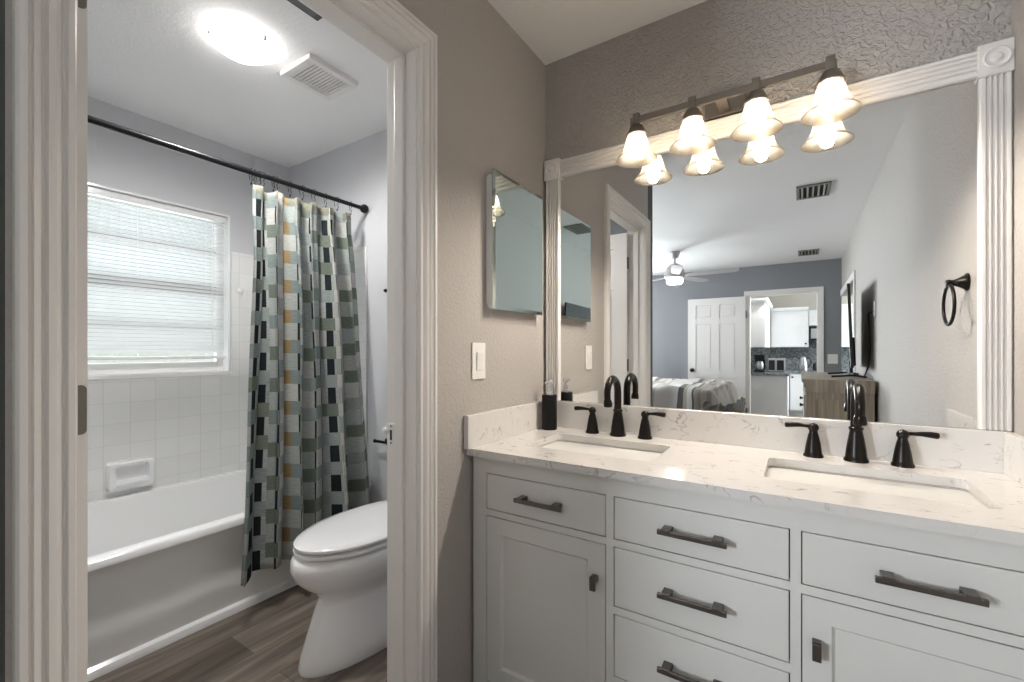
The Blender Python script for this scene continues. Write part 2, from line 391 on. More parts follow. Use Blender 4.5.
def rrect(x0, x1, y0, y1, r, n=5):
    out = []
    for cx, cy, a in ((x1-r, y1-r, 0), (x0+r, y1-r, 90), (x0+r, y0+r, 180), (x1-r, y0+r, 270)):
        for k in range(n+1):
            t = math.radians(a+90*k/n); out.append((cx+r*math.cos(t), cy+r*math.sin(t)))
    return out
def plate_holes(bm, outer, holes, z0, z1):
    edges = []
    for lp in [outer]+holes:
        vs = [bm.verts.new((x, y, z1)) for x, y in lp]
        edges += [bm.edges.new((vs[k], vs[(k+1) % len(vs)])) for k in range(len(vs))]
    r = bmesh.ops.triangle_fill(bm, use_beauty=True, edges=edges)
    faces = [g for g in r['geom'] if isinstance(g, bmesh.types.BMFace)]
    ex = bmesh.ops.extrude_face_region(bm, geom=faces)
    for v in [g for g in ex['geom'] if isinstance(g, bmesh.types.BMVert)]: v.co.z = z0
def mitre(bm, prof, yl, yr, zt, x0, sgn=1, z0=0, plane='yz', const=None):
    """door casing: prof = [(w outward, t thick)] swept round three sides of an opening"""
    st = [lambda w: (yl-w, z0), lambda w: (yl-w, zt+w), lambda w: (yr+w, zt+w), lambda w: (yr+w, z0)]
    def P(a, z, t):
        return (x0+sgn*t, a, z) if plane == 'yz' else (a, x0+sgn*t, z)
    rows = [[bm.verts.new(P(*s(w_), t)) for (w_, t) in prof] for s in st]
    n = len(prof)
    for a, b in zip(rows, rows[1:]):
        for k in range(n): bm.faces.new((a[k], a[(k+1) % n], b[(k+1) % n], b[k]))
    bm.faces.new(rows[0]); bm.faces.new(rows[-1])

def obj(name, bm, material, parent=None, loc=None, smooth=None, bev=0):
    if bm.faces: bmesh.ops.recalc_face_normals(bm, faces=bm.faces)
    root = parent
    off = Vector((0, 0, 0))
    if parent is not None:
        while root.parent is not None: root = root.parent
        off = Vector(root.location)
    elif loc is not None: off = Vector(loc)
    if off.length: bmesh.ops.translate(bm, verts=bm.verts, vec=-off)
    me = bpy.data.meshes.new(name); bm.to_mesh(me); bm.free()
    o = bpy.data.objects.new(name, me); COL.objects.link(o)
    if parent is not None: o.parent = parent
    elif loc is not None: o.location = loc
    for m_ in (material if isinstance(material, (list, tuple)) else [material]): me.materials.append(m_)
    if smooth:
        for p in me.polygons: p.use_smooth = True
        try: me.set_sharp_from_angle(angle=math.radians(smooth))
        except Exception: pass
    return o
def tag(o, label, cat, group=None, kind=None):
    o['label'] = label; o['category'] = cat
    if group: o['group'] = group
    if kind: o['kind'] = kind
    return o
def thing(name, label, cat, loc, group=None):
    o = bpy.data.objects.new(name, None); COL.objects.link(o); o.location = loc; o.empty_display_size = .05
    return tag(o, label, cat, group)
def struct(name, bm, material, parent=None, label=None, smooth=None):
    o = obj(name, bm, material, parent, smooth=smooth)
    if parent is None:
        o['kind'] = 'structure'
        if label: o['label'] = label
    return o
def copy_tree(o, parent=None):
    c = o.copy(); COL.objects.link(c); c.parent = parent
    for ch in [x for x in bpy.data.objects if x.parent == o]: copy_tree(ch, c)
    return c
def B(): return bmesh.new()
def boxes(*bs, bev=0):
    bm = B()
    for b_ in bs: box(bm, *b_, bev=bev)
    return bm

# ------------------------------------------------------------------ shell
W = 1.432            # right wall
XW = -2.034          # window wall of the bath
H = 2.44
struct('floor', boxes((-3.6, 3.2, -8.6, .15, -.12, 0)), M['floor'], label='grey-brown wood plank floor')
struct('ceiling', boxes((-3.6, 3.2, -8.6, .15, H, H+.12)), M['ceiling'], label='white textured ceiling')
struct('wall_vanity', boxes((-.06, W+.12, 0, .13, 0, H)), M['wall_rough'], label='taupe wall with rough plaster texture behind the vanity mirror')
struct('wall_bath_end', boxes((XW-.12, -.06, 0, .13, 0, H)), M['wall_bath'], label='pale grey end wall of the bath room')
# wall with the doorway: bath side has cool light put into its paint colour
def wall_seg(name, y0, y1, z0, z1, label):
    struct(name, boxes((-.06, 0, y0, y1, z0, z1)), M['wall_fine'], label=label)
    struct(name+'_bath_side', boxes((-.12, -.06, y0, y1, z0, z1)), M['wall_bath'], label=label+', bath side')
wall_seg('wall_doorway_right', -.79, 0, 0, H, 'taupe textured wall between the doorway and the corner')
wall_seg('wall_doorway_left', -1.603, -1.53, 0, H, 'short wall left of the doorway')
wall_seg('wall_doorway_above', -1.53, -.79, 2.067, H, 'wall above the doorway')
struct('wall_bath_left', boxes((-3.4, -.12, -1.73, -1.57, 0, H)), M['wall_bed'], label='partition between bath and bedroom')
struct('wall_entry_corner', boxes((-.12, 0, -1.73, -1.603, 0, H)), knockdown('shade_painted_wall', (.085, .095, .09), 80, .3, .001), label='strip of wall left of the doorway casing, shade painted into its dark grey')  # shade beside the casing is put into this wall colour
# window wall with an opening
WY0, WY1, WZ0, WZ1 = -1.28, -.378, 1.03, 2.01
struct('wall_window', boxes((XW-.12, XW, -1.6, WY0, 0, H), (XW-.12, XW, WY1, .0, 0, H), (XW-.12, XW, WY0, WY1, 0, WZ0), (XW-.12, XW, WY0, WY1, WZ1, H)), M['wall_bath'], label='pale grey wall with the bath window')
struct('wall_right', boxes((W, W+.12, -4.08, .0, 0, H), (W, W+.12, -5.97, -4.08, 1.93, H)), M['wall_fine'], label='long right wall seen in the mirror')
struct('wall_bedroom_left', boxes((-3.52, -3.4, -2.35, -1.6, 0, H), (-3.52, -3.4, -4.3, -3.85, 0, H), (-3.52, -3.4, -5.97, -5.6, 0, H), (-3.52, -3.4, -5.6, -2.35, 0, .8), (-3.52, -3.4, -5.6, -2.35, 2.1, H)), M['wall_bed'], label='bedroom window wall')
DX0, DX1, DZ = .305, 1.166, 2.005
struct('wall_bedroom_back', boxes((-3.4, -3.0, -5.97, -5.85, 0, H), (-1.6, DX0, -5.97, -5.85, 0, H), (-3.0, -1.6, -5.97, -5.85, 0, .85), (-3.0, -1.6, -5.97, -5.85, 2.05, H), (DX1, W, -5.97, -5.85, 0, H), (DX0, DX1, -5.97, -5.85, DZ, H)), M['wall_bed'], label='grey bedroom wall with the kitchen doorway')  # window opening left of the doorway added to let in the fill light
struct('wall_kitchen_back', boxes((-.1, 3.1, -8.4, -8.28, 0, H)), M['wall_hall'], label='kitchen back wall')
struct('wall_kitchen_left', boxes((-.1, .1, -8.28, -5.97, 0, H)), M['wall_hall'], label='kitchen left wall')
struct('wall_kitchen_right', boxes((3.0, 3.12, -8.4, -6.5, 0, .9), (3.0, 3.12, -8.4, -6.5, 2.1, H), (3.0, 3.12, -8.4, -7.8, .9, 2.1), (3.0, 3.12, -6.6, -4.0, 0, H)), M['wall_hall'], label='far hall wall')
struct('wall_hall_near', boxes((W+.12, 3.0, -4.08, -3.96, 0, H)), M['wall_hall'], label='near hall wall')

# door casing + jamb (bath doorway)
PROF = [(0, 0), (0, .009), (.003, .013), (.011, .014), (.0135, .007), (.017, .007), (.020, .013), (.026, .017), (.035, .019), (.038, .011), (.0415, .011), (.044, .018), (.052, .021), (.054, .016), (.057, .016), (.059, .023), (.068, .023), (.072, .018), (.072, 0)]
PROF = [(a*.92, b_) for a, b_ in PROF]
bm = B(); mitre(bm, PROF, -1.53, -.79, 2.067, 0, 1)
struct('trim_1', bm, M['trim'], label='white moulded casing round the bath doorway')
bm = B(); mitre(bm, PROF, -1.53, -.79, 2.067, -.12, -1)
struct('trim_2', bm, M['trim'], label='casing on the bath side of the doorway')
bm = boxes((-.12, 0, -.793, -.785, 0, 2.066), (-.12, 0, -1.535, -1.527, 0, 2.066), (-.12, 0, -1.527, -.793, 2.063, 2.070))
box(bm, -.082, -.046, -.805, -.792, 0, 2.064, bev=.002); box(bm, -.082, -.046, -1.529, -1.517, 0, 2.064, bev=.002); box(bm, -.082, -.046, -1.517, -.805, 2.051, 2.064, bev=.002)
struct('trim_3', bm, M['trim'], label='white door jamb and stop')
# baseboards
struct('baseboard_right', boxes((W-.013, W, -4.07, -.56, 0, .10), bev=.003), M['trim'])
struct('baseboard_bedroom_back', boxes((-3.4, .23, -5.85, -5.837, 0, .11), bev=.003), M['trim'])
struct('baseboard_bath_end', boxes((-1.14, -.12, -.013, 0, 0, .10), bev=.003), M['trim'])

# strike plate on the right jamb
t = thing('strike_plate', 'white latch strike plate with black slot on the right door jamb', 'strike plate', (-.10, -.793, .905))
bm = B(); box(bm, -.122, -.092, -.7955, -.793, .872, .942, bev=.0008)
lip = B(); tube(lip, [(-.120, -.796, .925), (-.126, -.800, .918), (-.128, -.804, .912)], [.008, .012, .008], 10)
obj('plate', bm, M['white_plastic'], t)
obj('lip', lip, M['white_plastic'], t, smooth=40)
obj('slot', boxes((-.110, -.102, -.7965, -.7945, .890, .921)), M['dark_slot'], t)
for z in (.881, .933): 
    bm = B(); lathe(bm, [(.003, -.7968), (.003, -.7950)], (-.106, 0, z), 'y', 10); obj('screw', bm, M['hinge'], t)

# bath door, swung open into the bath room: we see its hinge edge past the casing, and its face in the mirror
def panel_door(name, x0, x1, yb, yf, z0, z1, parent=None):
    """six-panel door in the xz plane, recessed panels on both faces"""
    Wd, Hd = x1-x0, z1-z0
    bm = B(); cy = (yb+yf)/2
    st = .115*Wd/.8
    rails = [(0, .10), (.375, .43), (.795, .84), (.945, 1)]
    cols = [(0, st), ((Wd-.1)/2, (Wd+.1)/2), (Wd-st, Wd)]
    for a, b_ in cols: box(bm, x0+a, x0+b_, yb, yf, z0, z1)
    for a, b_ in rails:
        for (c0, c1) in ((cols[0][1], cols[1][0]), (cols[1][1], cols[2][0])): box(bm, x0+c0, x0+c1, yb, yf, z0+a*Hd, z0+b_*Hd)
    for (ra, rb) in ((.10, .375), (.43, .795), (.84, .945)):
        for (c0, c1) in ((cols[0][1], cols[1][0]), (cols[1][1], cols[2][0])):
            box(bm, x0+c0, x0+c1, yb+.013, yf-.013, z0+ra*Hd, z0+rb*Hd)
            for s, e_ in ((yb+.013, yb+.004), (yf-.013, yf-.004)):
                a0, a1, b0, b1 = x0+c0+.03, x0+c1-.03, z0+ra*Hd+.03, z0+rb*Hd-.03
                box(bm, a0, a1, min(s, e_), max(s, e_), b0, b1)
    return obj(name, bm, M['trim'], parent)
d1 = panel_door('door_1', -.835, -.1215, -1.522, -1.487, .012, 2.04); d1['kind'] = 'structure'; d1['label'] = 'white bath door swung open into the bath room'
for z in (.22, 1.06, 1.82):
    bm = B(); prism(bm, rrect(-1.519, -1.4885, z-.044, z+.044, .008), -.1218, -.1195, 'x'); obj('hinge_leaf', bm, M['hinge'], d1)
    bm = B(); tube(bm, [(-.1235, -1.522, z-.045), (-.1235, -1.522, z+.045)], .0055, 8)
    obj('hinge_pin', bm, M['hinge'], d1, smooth=40)
bm = B(); lathe(bm, [(.026, 0), (.026, .006), (.011, .012), (.011, .035), (.026, .045), (.028, .058), (.018, .068), (0, .07)], (-.775, -1.487, .93), 'y', 18)
obj('door_knob', bm, M['bronze'], d1, smooth=40)

# ------------------------------------------------------------------ bath window and blinds
wroot = bpy.data.objects.new('window_1', None); COL.objects.link(wroot); wroot.location = (XW-.08, (WY0+WY1)/2, WZ0); wroot['kind'] = 'structure'; wroot['label'] = 'bath window with white frame'
f = .022
bm = boxes((XW-.12, XW-.0, WY0, WY0+.010, WZ0, WZ1), (XW-.12, XW, WY1-.010, WY1, WZ0, WZ1), (XW-.12, XW, WY0, WY1, WZ1-.010, WZ1), (XW-.12, XW+.006, WY0-.005, WY1+.005, WZ0-.012, WZ0+.012))
obj('reveal_lining', bm, M['white_gloss'], wroot)
bm = boxes((XW-.112, XW-.075, WY0, WY0+.045, WZ0, WZ1), (XW-.112, XW-.075, WY1-.045, WY1, WZ0, WZ1), (XW-.112, XW-.075, WY0+.046, WY1-.046, WZ1-.05, WZ1), (XW-.112, XW-.075, WY0+.046, WY1-.046, WZ0, WZ0+.07), bev=.003)
obj('window_frame', bm, M['trim'], wroot)
for z, hh in ((1.775, .014), (1.535, .034), (1.31, .014)):
    obj('window_rail', boxes((XW-.11, XW-.078, WY0+.04, WY1-.04, z-hh, z+hh), bev=.002), mat('mauve_grey_rail', (.24, .225, .26), .5), wroot)
obj('glass', boxes((XW-.096, XW-.092, WY0+.03, WY1-.03, WZ0+.05, WZ1-.03)), M['glass'], wroot)
bl = thing('window_blind', 'white horizontal slat blind hanging in the bath window', 'blind', (XW-.04, (WY0+WY1)/2, WZ1-.02))
obj('headrail', boxes((XW-.058, XW-.022, WY0+.014, WY1-.014, WZ1-.045, WZ1-.012), bev=.002), M['white_gloss'], bl)
bm = B(); z = WZ1-.058; rotm = Matrix.Rotation(math.radians(52), 3, 'Y')
while z > 1.145:
    box(bm, XW-.0525, XW-.0275, WY0+.016, WY1-.016, z-.0006, z+.0006, rot=rotm); z -= .0213
obj('slats', bm, M['slat'], bl)
obj('bottom_rail', boxes((XW-.054, XW-.026, WY0+.016, WY1-.016, 1.118, 1.136), bev=.003), M['white_gloss'], bl)
for y in (-1.15, -.83, -.5):
    bm = B(); tube(bm, [(XW-.027, y, 1.12), (XW-.027, y, WZ1-.04)], .0009, 5); obj('ladder_cord', bm, M['white_plastic'], bl)
bm = B(); tube(bm, [(XW-.018, -.47, 1.2), (XW-.018, -.47, WZ1-.05)], .003, 6); obj('tilt_wand', bm, M['white_plastic'], bl)

# ------------------------------------------------------------------ tiled tub surround
TZ = 1.787
tw = .009
struct('wall_tile_window', boxes((XW, XW+tw, -1.57, WY0-.006, .35, TZ), (XW, XW+tw, WY1+.006, 0, .35, TZ), (XW, XW+tw, WY0-.006, WY1+.006, .35, WZ0-.014)), M['tile_y'], label='white square wall tiles under and beside the bath window')
struct('wall_tile_end', boxes((XW+tw, -1.215, -tw, 0, .35, TZ), (-1.215, -1.205, -tw, 0, .0, TZ)), M['tile_x'], label='white tiles on the tub end wall')
struct('wall_tile_foot', boxes((XW+tw, -1.16, -1.57, -1.57+tw, .35, TZ)), M['tile_x'])

# bathtub: rim, hollow basin, apron with a stepped panel
TX0, TX1, TY0, TY1, TR = XW, -1.159, -1.56, -.001, .412
tub = thing('bathtub', 'white built-in bathtub under the window', 'bathtub', ((TX0+TX1)/2, (TY0+TY1)/2, 0))
bm = B()
def ring_pts(x0, x1, y0, y1, r, z, n=6): return [(px, py, z) for px, py in rrect(x0, x1, y0, y1, r, n)]
loops = [ring_pts(TX0+.001, TX1, TY0, TY1, .004, TR-.03), ring_pts(TX0+.001, TX1-.002, TY0, TY1, .008, TR-.008), ring_pts(TX0+.001, TX1-.012, TY0+.004, TY1-.004, .012, TR),
         ring_pts(TX0+.05, TX1-.065, TY0+.09, TY1-.10, .12, TR), ring_pts(TX0+.06, TX1-.078, TY0+.10, TY1-.11, .12, TR-.02),
         ring_pts(TX0+.09, TX1-.11, TY0+.14, TY1-.20, .13, .18), ring_pts(TX0+.14, TX1-.16, TY0+.20, TY1-.27, .12, .10), ring_pts(TX0+.3, TX1-.3, TY0+.4, TY1-.5, .05, .09)]
vl = [[bm.verts.new(p) for p in lp] for lp in loops]
for a, b_ in zip(vl, vl[1:]):
    n_ = len(a)
    for k in range(n_): bm.faces.new((a[k], a[(k+1) % n_], b_[(k+1) % n_], b_[k]))
bm.faces.new(vl[-1])
obj('basin', bm, M['white_gloss'], tub, smooth=50)
# apron profile in x,z, extruded along y
ap = [(TX1-.04, 0), (TX1-.012, 0), (TX1-.012, .10), (TX1-.013, .150), (TX1-.022, .175), (TX1-.022, .33), (TX1-.016, .36), (TX1-.002, .378), (TX1, .385), (TX1-.04, .385)]
bm = B(); prism(bm, ap, TY0, TY1, 'y')
obj('apron', bm, M['white_gloss'], tub, smooth=30)
bm = B(); prism(bm, [(TX1-.013, .0), (TX1+.012, .0), (TX1+.011, .010), (TX1+.004, .026), (TX1-.008, .034), (TX1-.013, .034)], TY0, -.013, 'y')
struct('trim_4', bm, M['white_gloss'], label='white quarter-round strip along the foot of the tub', smooth=25)

# soap dish set in the tile
t = thing('soap_dish', 'white ceramic soap dish on the tiles above the tub', 'soap dish', (XW+tw, -.875, .518))
bm = B(); x0 = XW+tw
outer = [(rrect(-.970, -.780, .445, .590, .012), x0), (rrect(-.970, -.780, .445, .590, .016), x0+.045), (rrect(-.962, -.788, .453, .582, .014), x0+.052),
         (rrect(-.945, -.805, .486, .570, .012), x0+.049), (rrect(-.940, -.810, .492, .565, .012), x0+.012)]
vl = [[bm.verts.new((xx, p[0], p[1])) for p in lp] for lp, xx in outer]
for a, b_ in zip(vl, vl[1:]):
    for k in range(len(a)): bm.faces.new((a[k], a[(k+1) % len(a)], b_[(k+1) % len(a)], b_[k]))
bm.faces.new(vl[-1]); bm.faces.new(vl[0])
obj('dish', bm, M['porcelain'], t, smooth=45)
bm = B(); box(bm, x0+.03, x0+.062, -.945, -.805, .470, .486, bev=.006); obj('lip', bm, M['porcelain'], t, smooth=45)

# white suction hook on the tile near the curtain
t = thing('suction_hook', 'small white round hook on the tile between window and curtain', 'hook', (XW+tw, -.325, 1.545))
bm = B(); lathe(bm, [(.020, 0), (.019, .004), (.012, .010), (0, .012)], (XW+tw, -.325, 1.548), 'x', 20); obj('cup', bm, M['white_plastic'], t, smooth=40)
bm = B(); tube(bm, [(XW+tw+.010, -.325, 1.548), (XW+tw+.016, -.325, 1.525), (XW+tw+.03, -.325, 1.518), (XW+tw+.034, -.325, 1.530)], .0035, 8); obj('peg', bm, M['white_plastic'], t, smooth=40)

# ------------------------------------------------------------------ curtain rod, rings, curtain
RX, RZ = -1.205, 2.005
t = thing('curtain_rod', 'black round shower curtain rod across the tub', 'curtain rod', (RX, -.78, RZ))
bm = B(); tube(bm, [(RX, -1.565, RZ), (RX, -.62, RZ)], .0135, 16); obj('outer_tube', bm, M['black_metal'], t, smooth=40)
bm = B(); tube(bm, [(RX, -.625, RZ), (RX, -.015, RZ)], .0115, 16); obj('inner_tube', bm, M['black_metal'], t, smooth=40)
for yy, s in ((-.010, -1), (-1.560, 1)):
    bm = B(); lathe(bm, [(.024, 0), (.026, s*.008), (.024, s*.022), (.016, s*.030), (.0135, s*.032)], (RX, yy, RZ), 'y', 20); obj('end_cap', bm, M['black_metal'], t, smooth=40)

NF = 6                                   # folds
CY0, CY1 = -.672, -.105
cur = B(); uvl = cur.loops.layers.uv.new('UVMap')
NU, NV = 260, 60; TOPZ, BOTZ = 1.945, .17
CLW = 1.30
grid = []
rnd = [random.uniform(-.5, .5) for _ in range(40)]
for j in range(NV+1):
    s = j/NV                               # 0 bottom 1 top
    row = []
    for i in range(NU+1):
        u = i/NU
        ph = u*NF*2*PI + .5*math.sin(u*11+1) + .35*math.sin(u*5.3)
        top = s**3
        amp = .036 + .022*(1-s) - .012*top
        amp *= 1 + .35*math.sin(u*17+2)
        y = CY0 + (CY1-CY0)*u + .018*math.sin(2*ph+.6)*(1-.3*s)
        y += .035*(1-s)*u**2 + (-.14*(1-s)**1.1)*(1-u)**1.4 + .02*(1-s)*math.sin(u*9)
        x = RX + .010 + (.130*(1-min(1, s*1.08))**.8 if s < .93 else 0) * 1.0
        x += amp*math.sin(ph) + .006*math.sin(3*ph+s*5) + .006*math.sin(s*9+u*20)
        if u < .3:                          # gathered, folded-over left edge near the top
            x += .02*math.sin(u*60+s*3)*top
        z = BOTZ + (TOPZ-BOTZ)*s
        z -= (.006*(1+math.cos(ph*1.0)))*top + .012*math.sin(u*NF*PI)**2*top*0
        z += .025*(1-s)*math.sin(u*7+.4)*.5
        row.append(cur.verts.new((x, y, z)))
    grid.append(row)
for j in range(NV):
    for i in range(NU):
        fc = cur.faces.new((grid[j][i], grid[j][i+1], grid[j+1][i+1], grid[j+1][i]))
        for lp, (a, b_) in zip(fc.loops, ((i, j), (i+1, j), (i+1, j+1), (i, j+1))):
            lp[uvl].uv = (a/NU*CLW, b_/NV*(TOPZ-BOTZ))
ct = thing('shower_curtain', 'patchwork shower curtain of teal, grey, black and ochre blocks gathered right of the tub', 'shower curtain', (RX, (CY0+CY1)/2, TOPZ))
co = obj('cloth', cur, M['curtain'], ct, smooth=180)
sol = co.modifiers.new('thick', 'SOLIDIFY'); sol.thickness = .0015
# rings
r0 = thing('curtain_ring', 'black wire curtain ring on the shower rod', 'curtain ring', (RX, 0, RZ), 'black rings along the shower curtain rod')
bm = B(); pts = []
for k in range(15):
    a = math.radians(-60+k*300/14+0)
    pts.append((RX+.0195*math.cos(a-.5), 0, RZ-.004+.0195*math.sin(a-.5)))
pts = [(RX+.002, 0, RZ-.055)]+[(RX+.012, 0, RZ-.040)]+pts+[(RX-.012, 0, RZ-.036)]
tube(bm, pts, .0016, 6); r_ = obj('wire', bm, M['black_metal'], r0, smooth=60)
bm = B(); lathe(bm, [(0, -.004), (.004, -.003), (.004, .003), (0, .004)], (RX+.002, 0, RZ-.057), 'z', 8); obj('bead', bm, M['black_metal'], r0, smooth=60)
ys = [-.665, -.650, -.628, -.610, -.560, -.545, -.475, -.41, -.345, -.275, -.205, -.115]
for k, y in enumerate(ys):
    o = r0 if k == 0 else copy_tree(r0)
    o.location = (RX, y, RZ); o.rotation_euler = (0, 0, random.uniform(-.35, .35))

# ------------------------------------------------------------------ toilet
TCX = -.59
toi = thing('toilet', 'white elongated toilet with closed lid beside the curtain', 'toilet', (TCX, -.45, 0))
def egg(cx, yb, yf, hw, z, n=40, sq=2.2):
    """plan outline: rounded front at yf (negative), squarer back at yb"""
    cy = yb+(yf-yb)*.45; pts = []
    for k in range(n):
        a = 2*PI*k/n; c, s = math.cos(a), math.sin(a)
        ly = (cy-yf) if s > 0 else (yb-cy)
        e = 2. if s > 0 else 2.8
        r_ = (abs(c)**e+abs(s)**e)**(-1/e)
        pts.append((cx+hw*r_*c, cy-ly*r_*s, z))
    return pts
def loft(bm, loops, cap0=True, cap1=True):
    vl = [[bm.verts.new(p) for p in lp] for lp in loops]
    for a, b_ in zip(vl, vl[1:]):
        n_ = len(a)
        for k in range(n_): bm.faces.new((a[k], a[(k+1) % n_], b_[(k+1) % n_], b_[k]))
    if cap0: bm.faces.new(vl[0])
    if cap1: bm.faces.new(vl[-1])
bm = B()
E_ = lambda yb, yf, hw, z: egg(TCX, yb, yf, hw, z)
loft(bm, [egg(TCX+.045, -.10, -.822, .142, 0), egg(TCX+.045, -.10, -.824, .144, .012), egg(TCX+.040, -.10, -.812, .139, .05), egg(TCX+.024, -.10, -.768, .124, .13), egg(TCX+.006, -.10, -.730, .116, .19), egg(TCX+.003, -.10, -.716, .119, .215),
          E_(-.10, -.735, .142, .243), E_(-.10, -.775, .172, .275), E_(-.10, -.808, .193, .312), E_(-.12, -.820, .201, .350), E_(-.13, -.815, .197, .378), E_(-.13, -.800, .186, .392)])
obj('bowl', bm, M['porcelain'], toi, smooth=60)
bm = B(); loft(bm, [E_(-.24, -.745, .135, .390), E_(-.24, -.750, .140, .402), E_(-.24, -.804, .191, .4025), E_(-.24, -.805, .192, .412), E_(-.24, -.801, .188, .4145)]); obj('seat', bm, M['porcelain'], toi, smooth=50)
bm = B(); loft(bm, [E_(-.22, -.740, .132, .414), E_(-.22, -.745, .137, .4255), E_(-.22, -.804, .191, .426), E_(-.22, -.804, .191, .435), E_(-.22, -.796, .184, .441), E_(-.23, -.76, .155, .447), E_(-.26, -.66, .08, .450)]); obj('lid', bm, M['porcelain'], toi, smooth=50)
for s in (-.08, .08): obj('hinge_cover', boxes((TCX+s-.02, TCX+s+.02, -.245, -.205, .40, .432), bev=.008), M['porcelain'], toi, smooth=50)
bm = B(); box(bm, TCX-.155, TCX+.215, -.20, -.02, .385, .735, bev=.025, seg=3); obj('tank', bm, M['porcelain'], toi, smooth=50)
bm = B(); box(bm, TCX-.160, TCX+.225, -.21, -.015, .737, .770, bev=.012, seg=3); obj('tank_lid', bm, M['porcelain'], toi, smooth=50)
bm = B(); tube(bm, [(TCX-.11, -.202, .69), (TCX-.11, -.222, .69), (TCX-.05, -.226, .685)], .006, 8); obj('flush_lever', bm, M['chrome'], toi, smooth=50)
bm = B(); box(bm, TCX-.13, TCX+.13, -.30, -.03, 0, .39, bev=.03, seg=3); obj('trap_housing', bm, M['porcelain'], toi, smooth=50)

# black paper holder and hook on the bath end wall
t = thing('paper_holder', 'black toilet paper holder arm on the bath wall behind the doorway jamb', 'paper holder', (-.99, 0, .652))
bm = B(); lathe(bm, [(.022, 0), (.022, -.006), (.011, -.018), (.009, -.045)], (-.985, 0, .650), 'y', 16); obj('post', bm, M['black_metal'], t, smooth=40)
bm = B(); tube(bm, [(-.98, -.045, .652), (-1.07, -.045, .652), (-1.085, -.045, .652)], [.008, .008, .011], 10); obj('arm', bm, M['black_metal'], t, smooth=40)
bm = B(); tube(bm, [(-.985, -.045, .65), (-.985, -.05, .675)], [.010, .005], 8); obj('finial', bm, M['black_metal'], t, smooth=40)
t = thing('robe_hook', 'tiny black hook on the bath end wall, above the paper holder', 'hook', (-1.006, 0, 1.505))
bm = B(); lathe(bm, [(.014, 0), (.014, -.005), (.006, -.012), (.006, -.028), (.011, -.034), (.008, -.042), (0, -.044)], (-1.006, 0, 1.505), 'y', 16); obj('knob', bm, M['black_metal'], t, smooth=40)

# ------------------------------------------------------------------ bath ceiling: dome light, fan grille, slim strip
t = thing('ceiling_light', 'lit white glass dome light on the bath ceiling', 'ceiling light', (-.958, -.820, H))
bm = B(); lathe(bm, [(.085, 0), (.088, -.012), (.082, -.022)], (-.958, -.820, H), 'z', 40); obj('base', bm, M['trim'], t, smooth=40)
bm = B(); lathe(bm, [(.114, -.016), (.116, -.020), (.112, -.028), (.100, -.042), (.078, -.056), (.048, -.066), (.018, -.070), (0, -.0705)], (-.958, -.820, H), 'z', 48); obj('glass_dome', bm, M['dome'], t, smooth=60)
lamp_spot('bath_dome_light', (-.958, -.820, H-.078), 22, 176, .06, (1, .98, .95))
for a in (15, 135, 255):
    a = math.radians(a); cx_, cy_ = -.958+.114*math.cos(a), -.820+.114*math.sin(a)
    bm = B(); box(bm, cx_-.006, cx_+.006, cy_-.006, cy_+.006, H-.030, H-.010, bev=.002, rot=Matrix.Rotation(a, 3, 'Z')); obj('clip', bm, M['nickel'], t)
t = thing('exhaust_fan_grille', 'white square exhaust fan grille on the bath ceiling', 'vent', (-.91, -.50, H))
gx0, gx1, gy0, gy1 = -1.03, -.80, -.625, -.375
bm = boxes((gx0, gx0+.03, gy0, gy1, H-.022, H), (gx1-.03, gx1, gy0, gy1, H-.022, H), (gx0+.03, gx1-.03, gy0, gy0+.03, H-.022, H), (gx0+.03, gx1-.03, gy1-.03, gy1, H-.022, H), bev=.003)
obj('frame', bm, M['trim'], t)
bm = B(); nsl = 12
for k in range(nsl):
    yy = gy0+.03+(gy1-gy0-.06)*(k+.5)/nsl; box(bm, gx0+.025, gx1-.025, yy-.0052, yy+.0052, H-.018, H-.014)
obj('slats', bm, M['trim'], t)
obj('backing', boxes((gx0+.02, gx1-.02, gy0+.02, gy1-.02, H-.004, H-.001)), M['dark_slot'], t)
t = thing('ceiling_strip', 'narrow grey metal strip on the bath ceiling near the doorway', 'ceiling strip', (-.57, -1.0, H))
obj('plate', boxes((-.60, -.54, -1.30, -.72, H-.010, H), bev=.002), M['grey_metal'], t)
obj('insert', boxes((-.588, -.552, -1.28, -.745, H-.0125, H-.0095)), mat('pale_strip_insert', (.14, .14, .145), .5), t)

# ------------------------------------------------------------------ vanity
FY = -.535                                # face plane
van = thing('bathroom_vanity', 'pale grey double vanity cabinet with inset doors and drawers', 'cabinet', (.72, -.27, 0))
CAB = M['cabinet']
bm = B()
# carcass
for b_ in ((.014, 1.428, FY+.045, -.004, .10, .805), (.014, .034, FY+.02, -.004, .0, .81), (1.408, 1.428, FY+.02, -.004, 0, .81), (.014, 1.428, FY+.09, FY+.105, 0, .10)): box(bm, *b_)
obj('carcass', bm, CAB, van)
cols = [(.068, .490), (.512, .934), (.955, 1.375)]
bm = B()
for a, b_ in ((.012, cols[0][0]), (cols[0][1], cols[1][0]), (cols[1][1], cols[2][0]), (cols[2][1], 1.430)): box(bm, a, b_, FY, FY+.02, 0, .81)
for (a, b_) in cols: box(bm, a, b_, FY, FY+.02, .756, .81); box(bm, a, b_, FY, FY+.02, 0, .058)
box(bm, *cols[0], FY, FY+.02, .614, .634); box(bm, *cols[2], FY, FY+.02, .614, .634)
box(bm, *cols[1], FY, FY+.02, .614, .634); box(bm, *cols[1], FY, FY+.02, .424, .445); box(bm, *cols[1], FY, FY+.02, .228, .248)
obj('face_frame', bm, CAB, van)
obj('dark_gap', boxes((.05, 1.39, FY+.0405, FY+.0445, .11, .80)), M['cabinet_dark'], van)
G = .0025
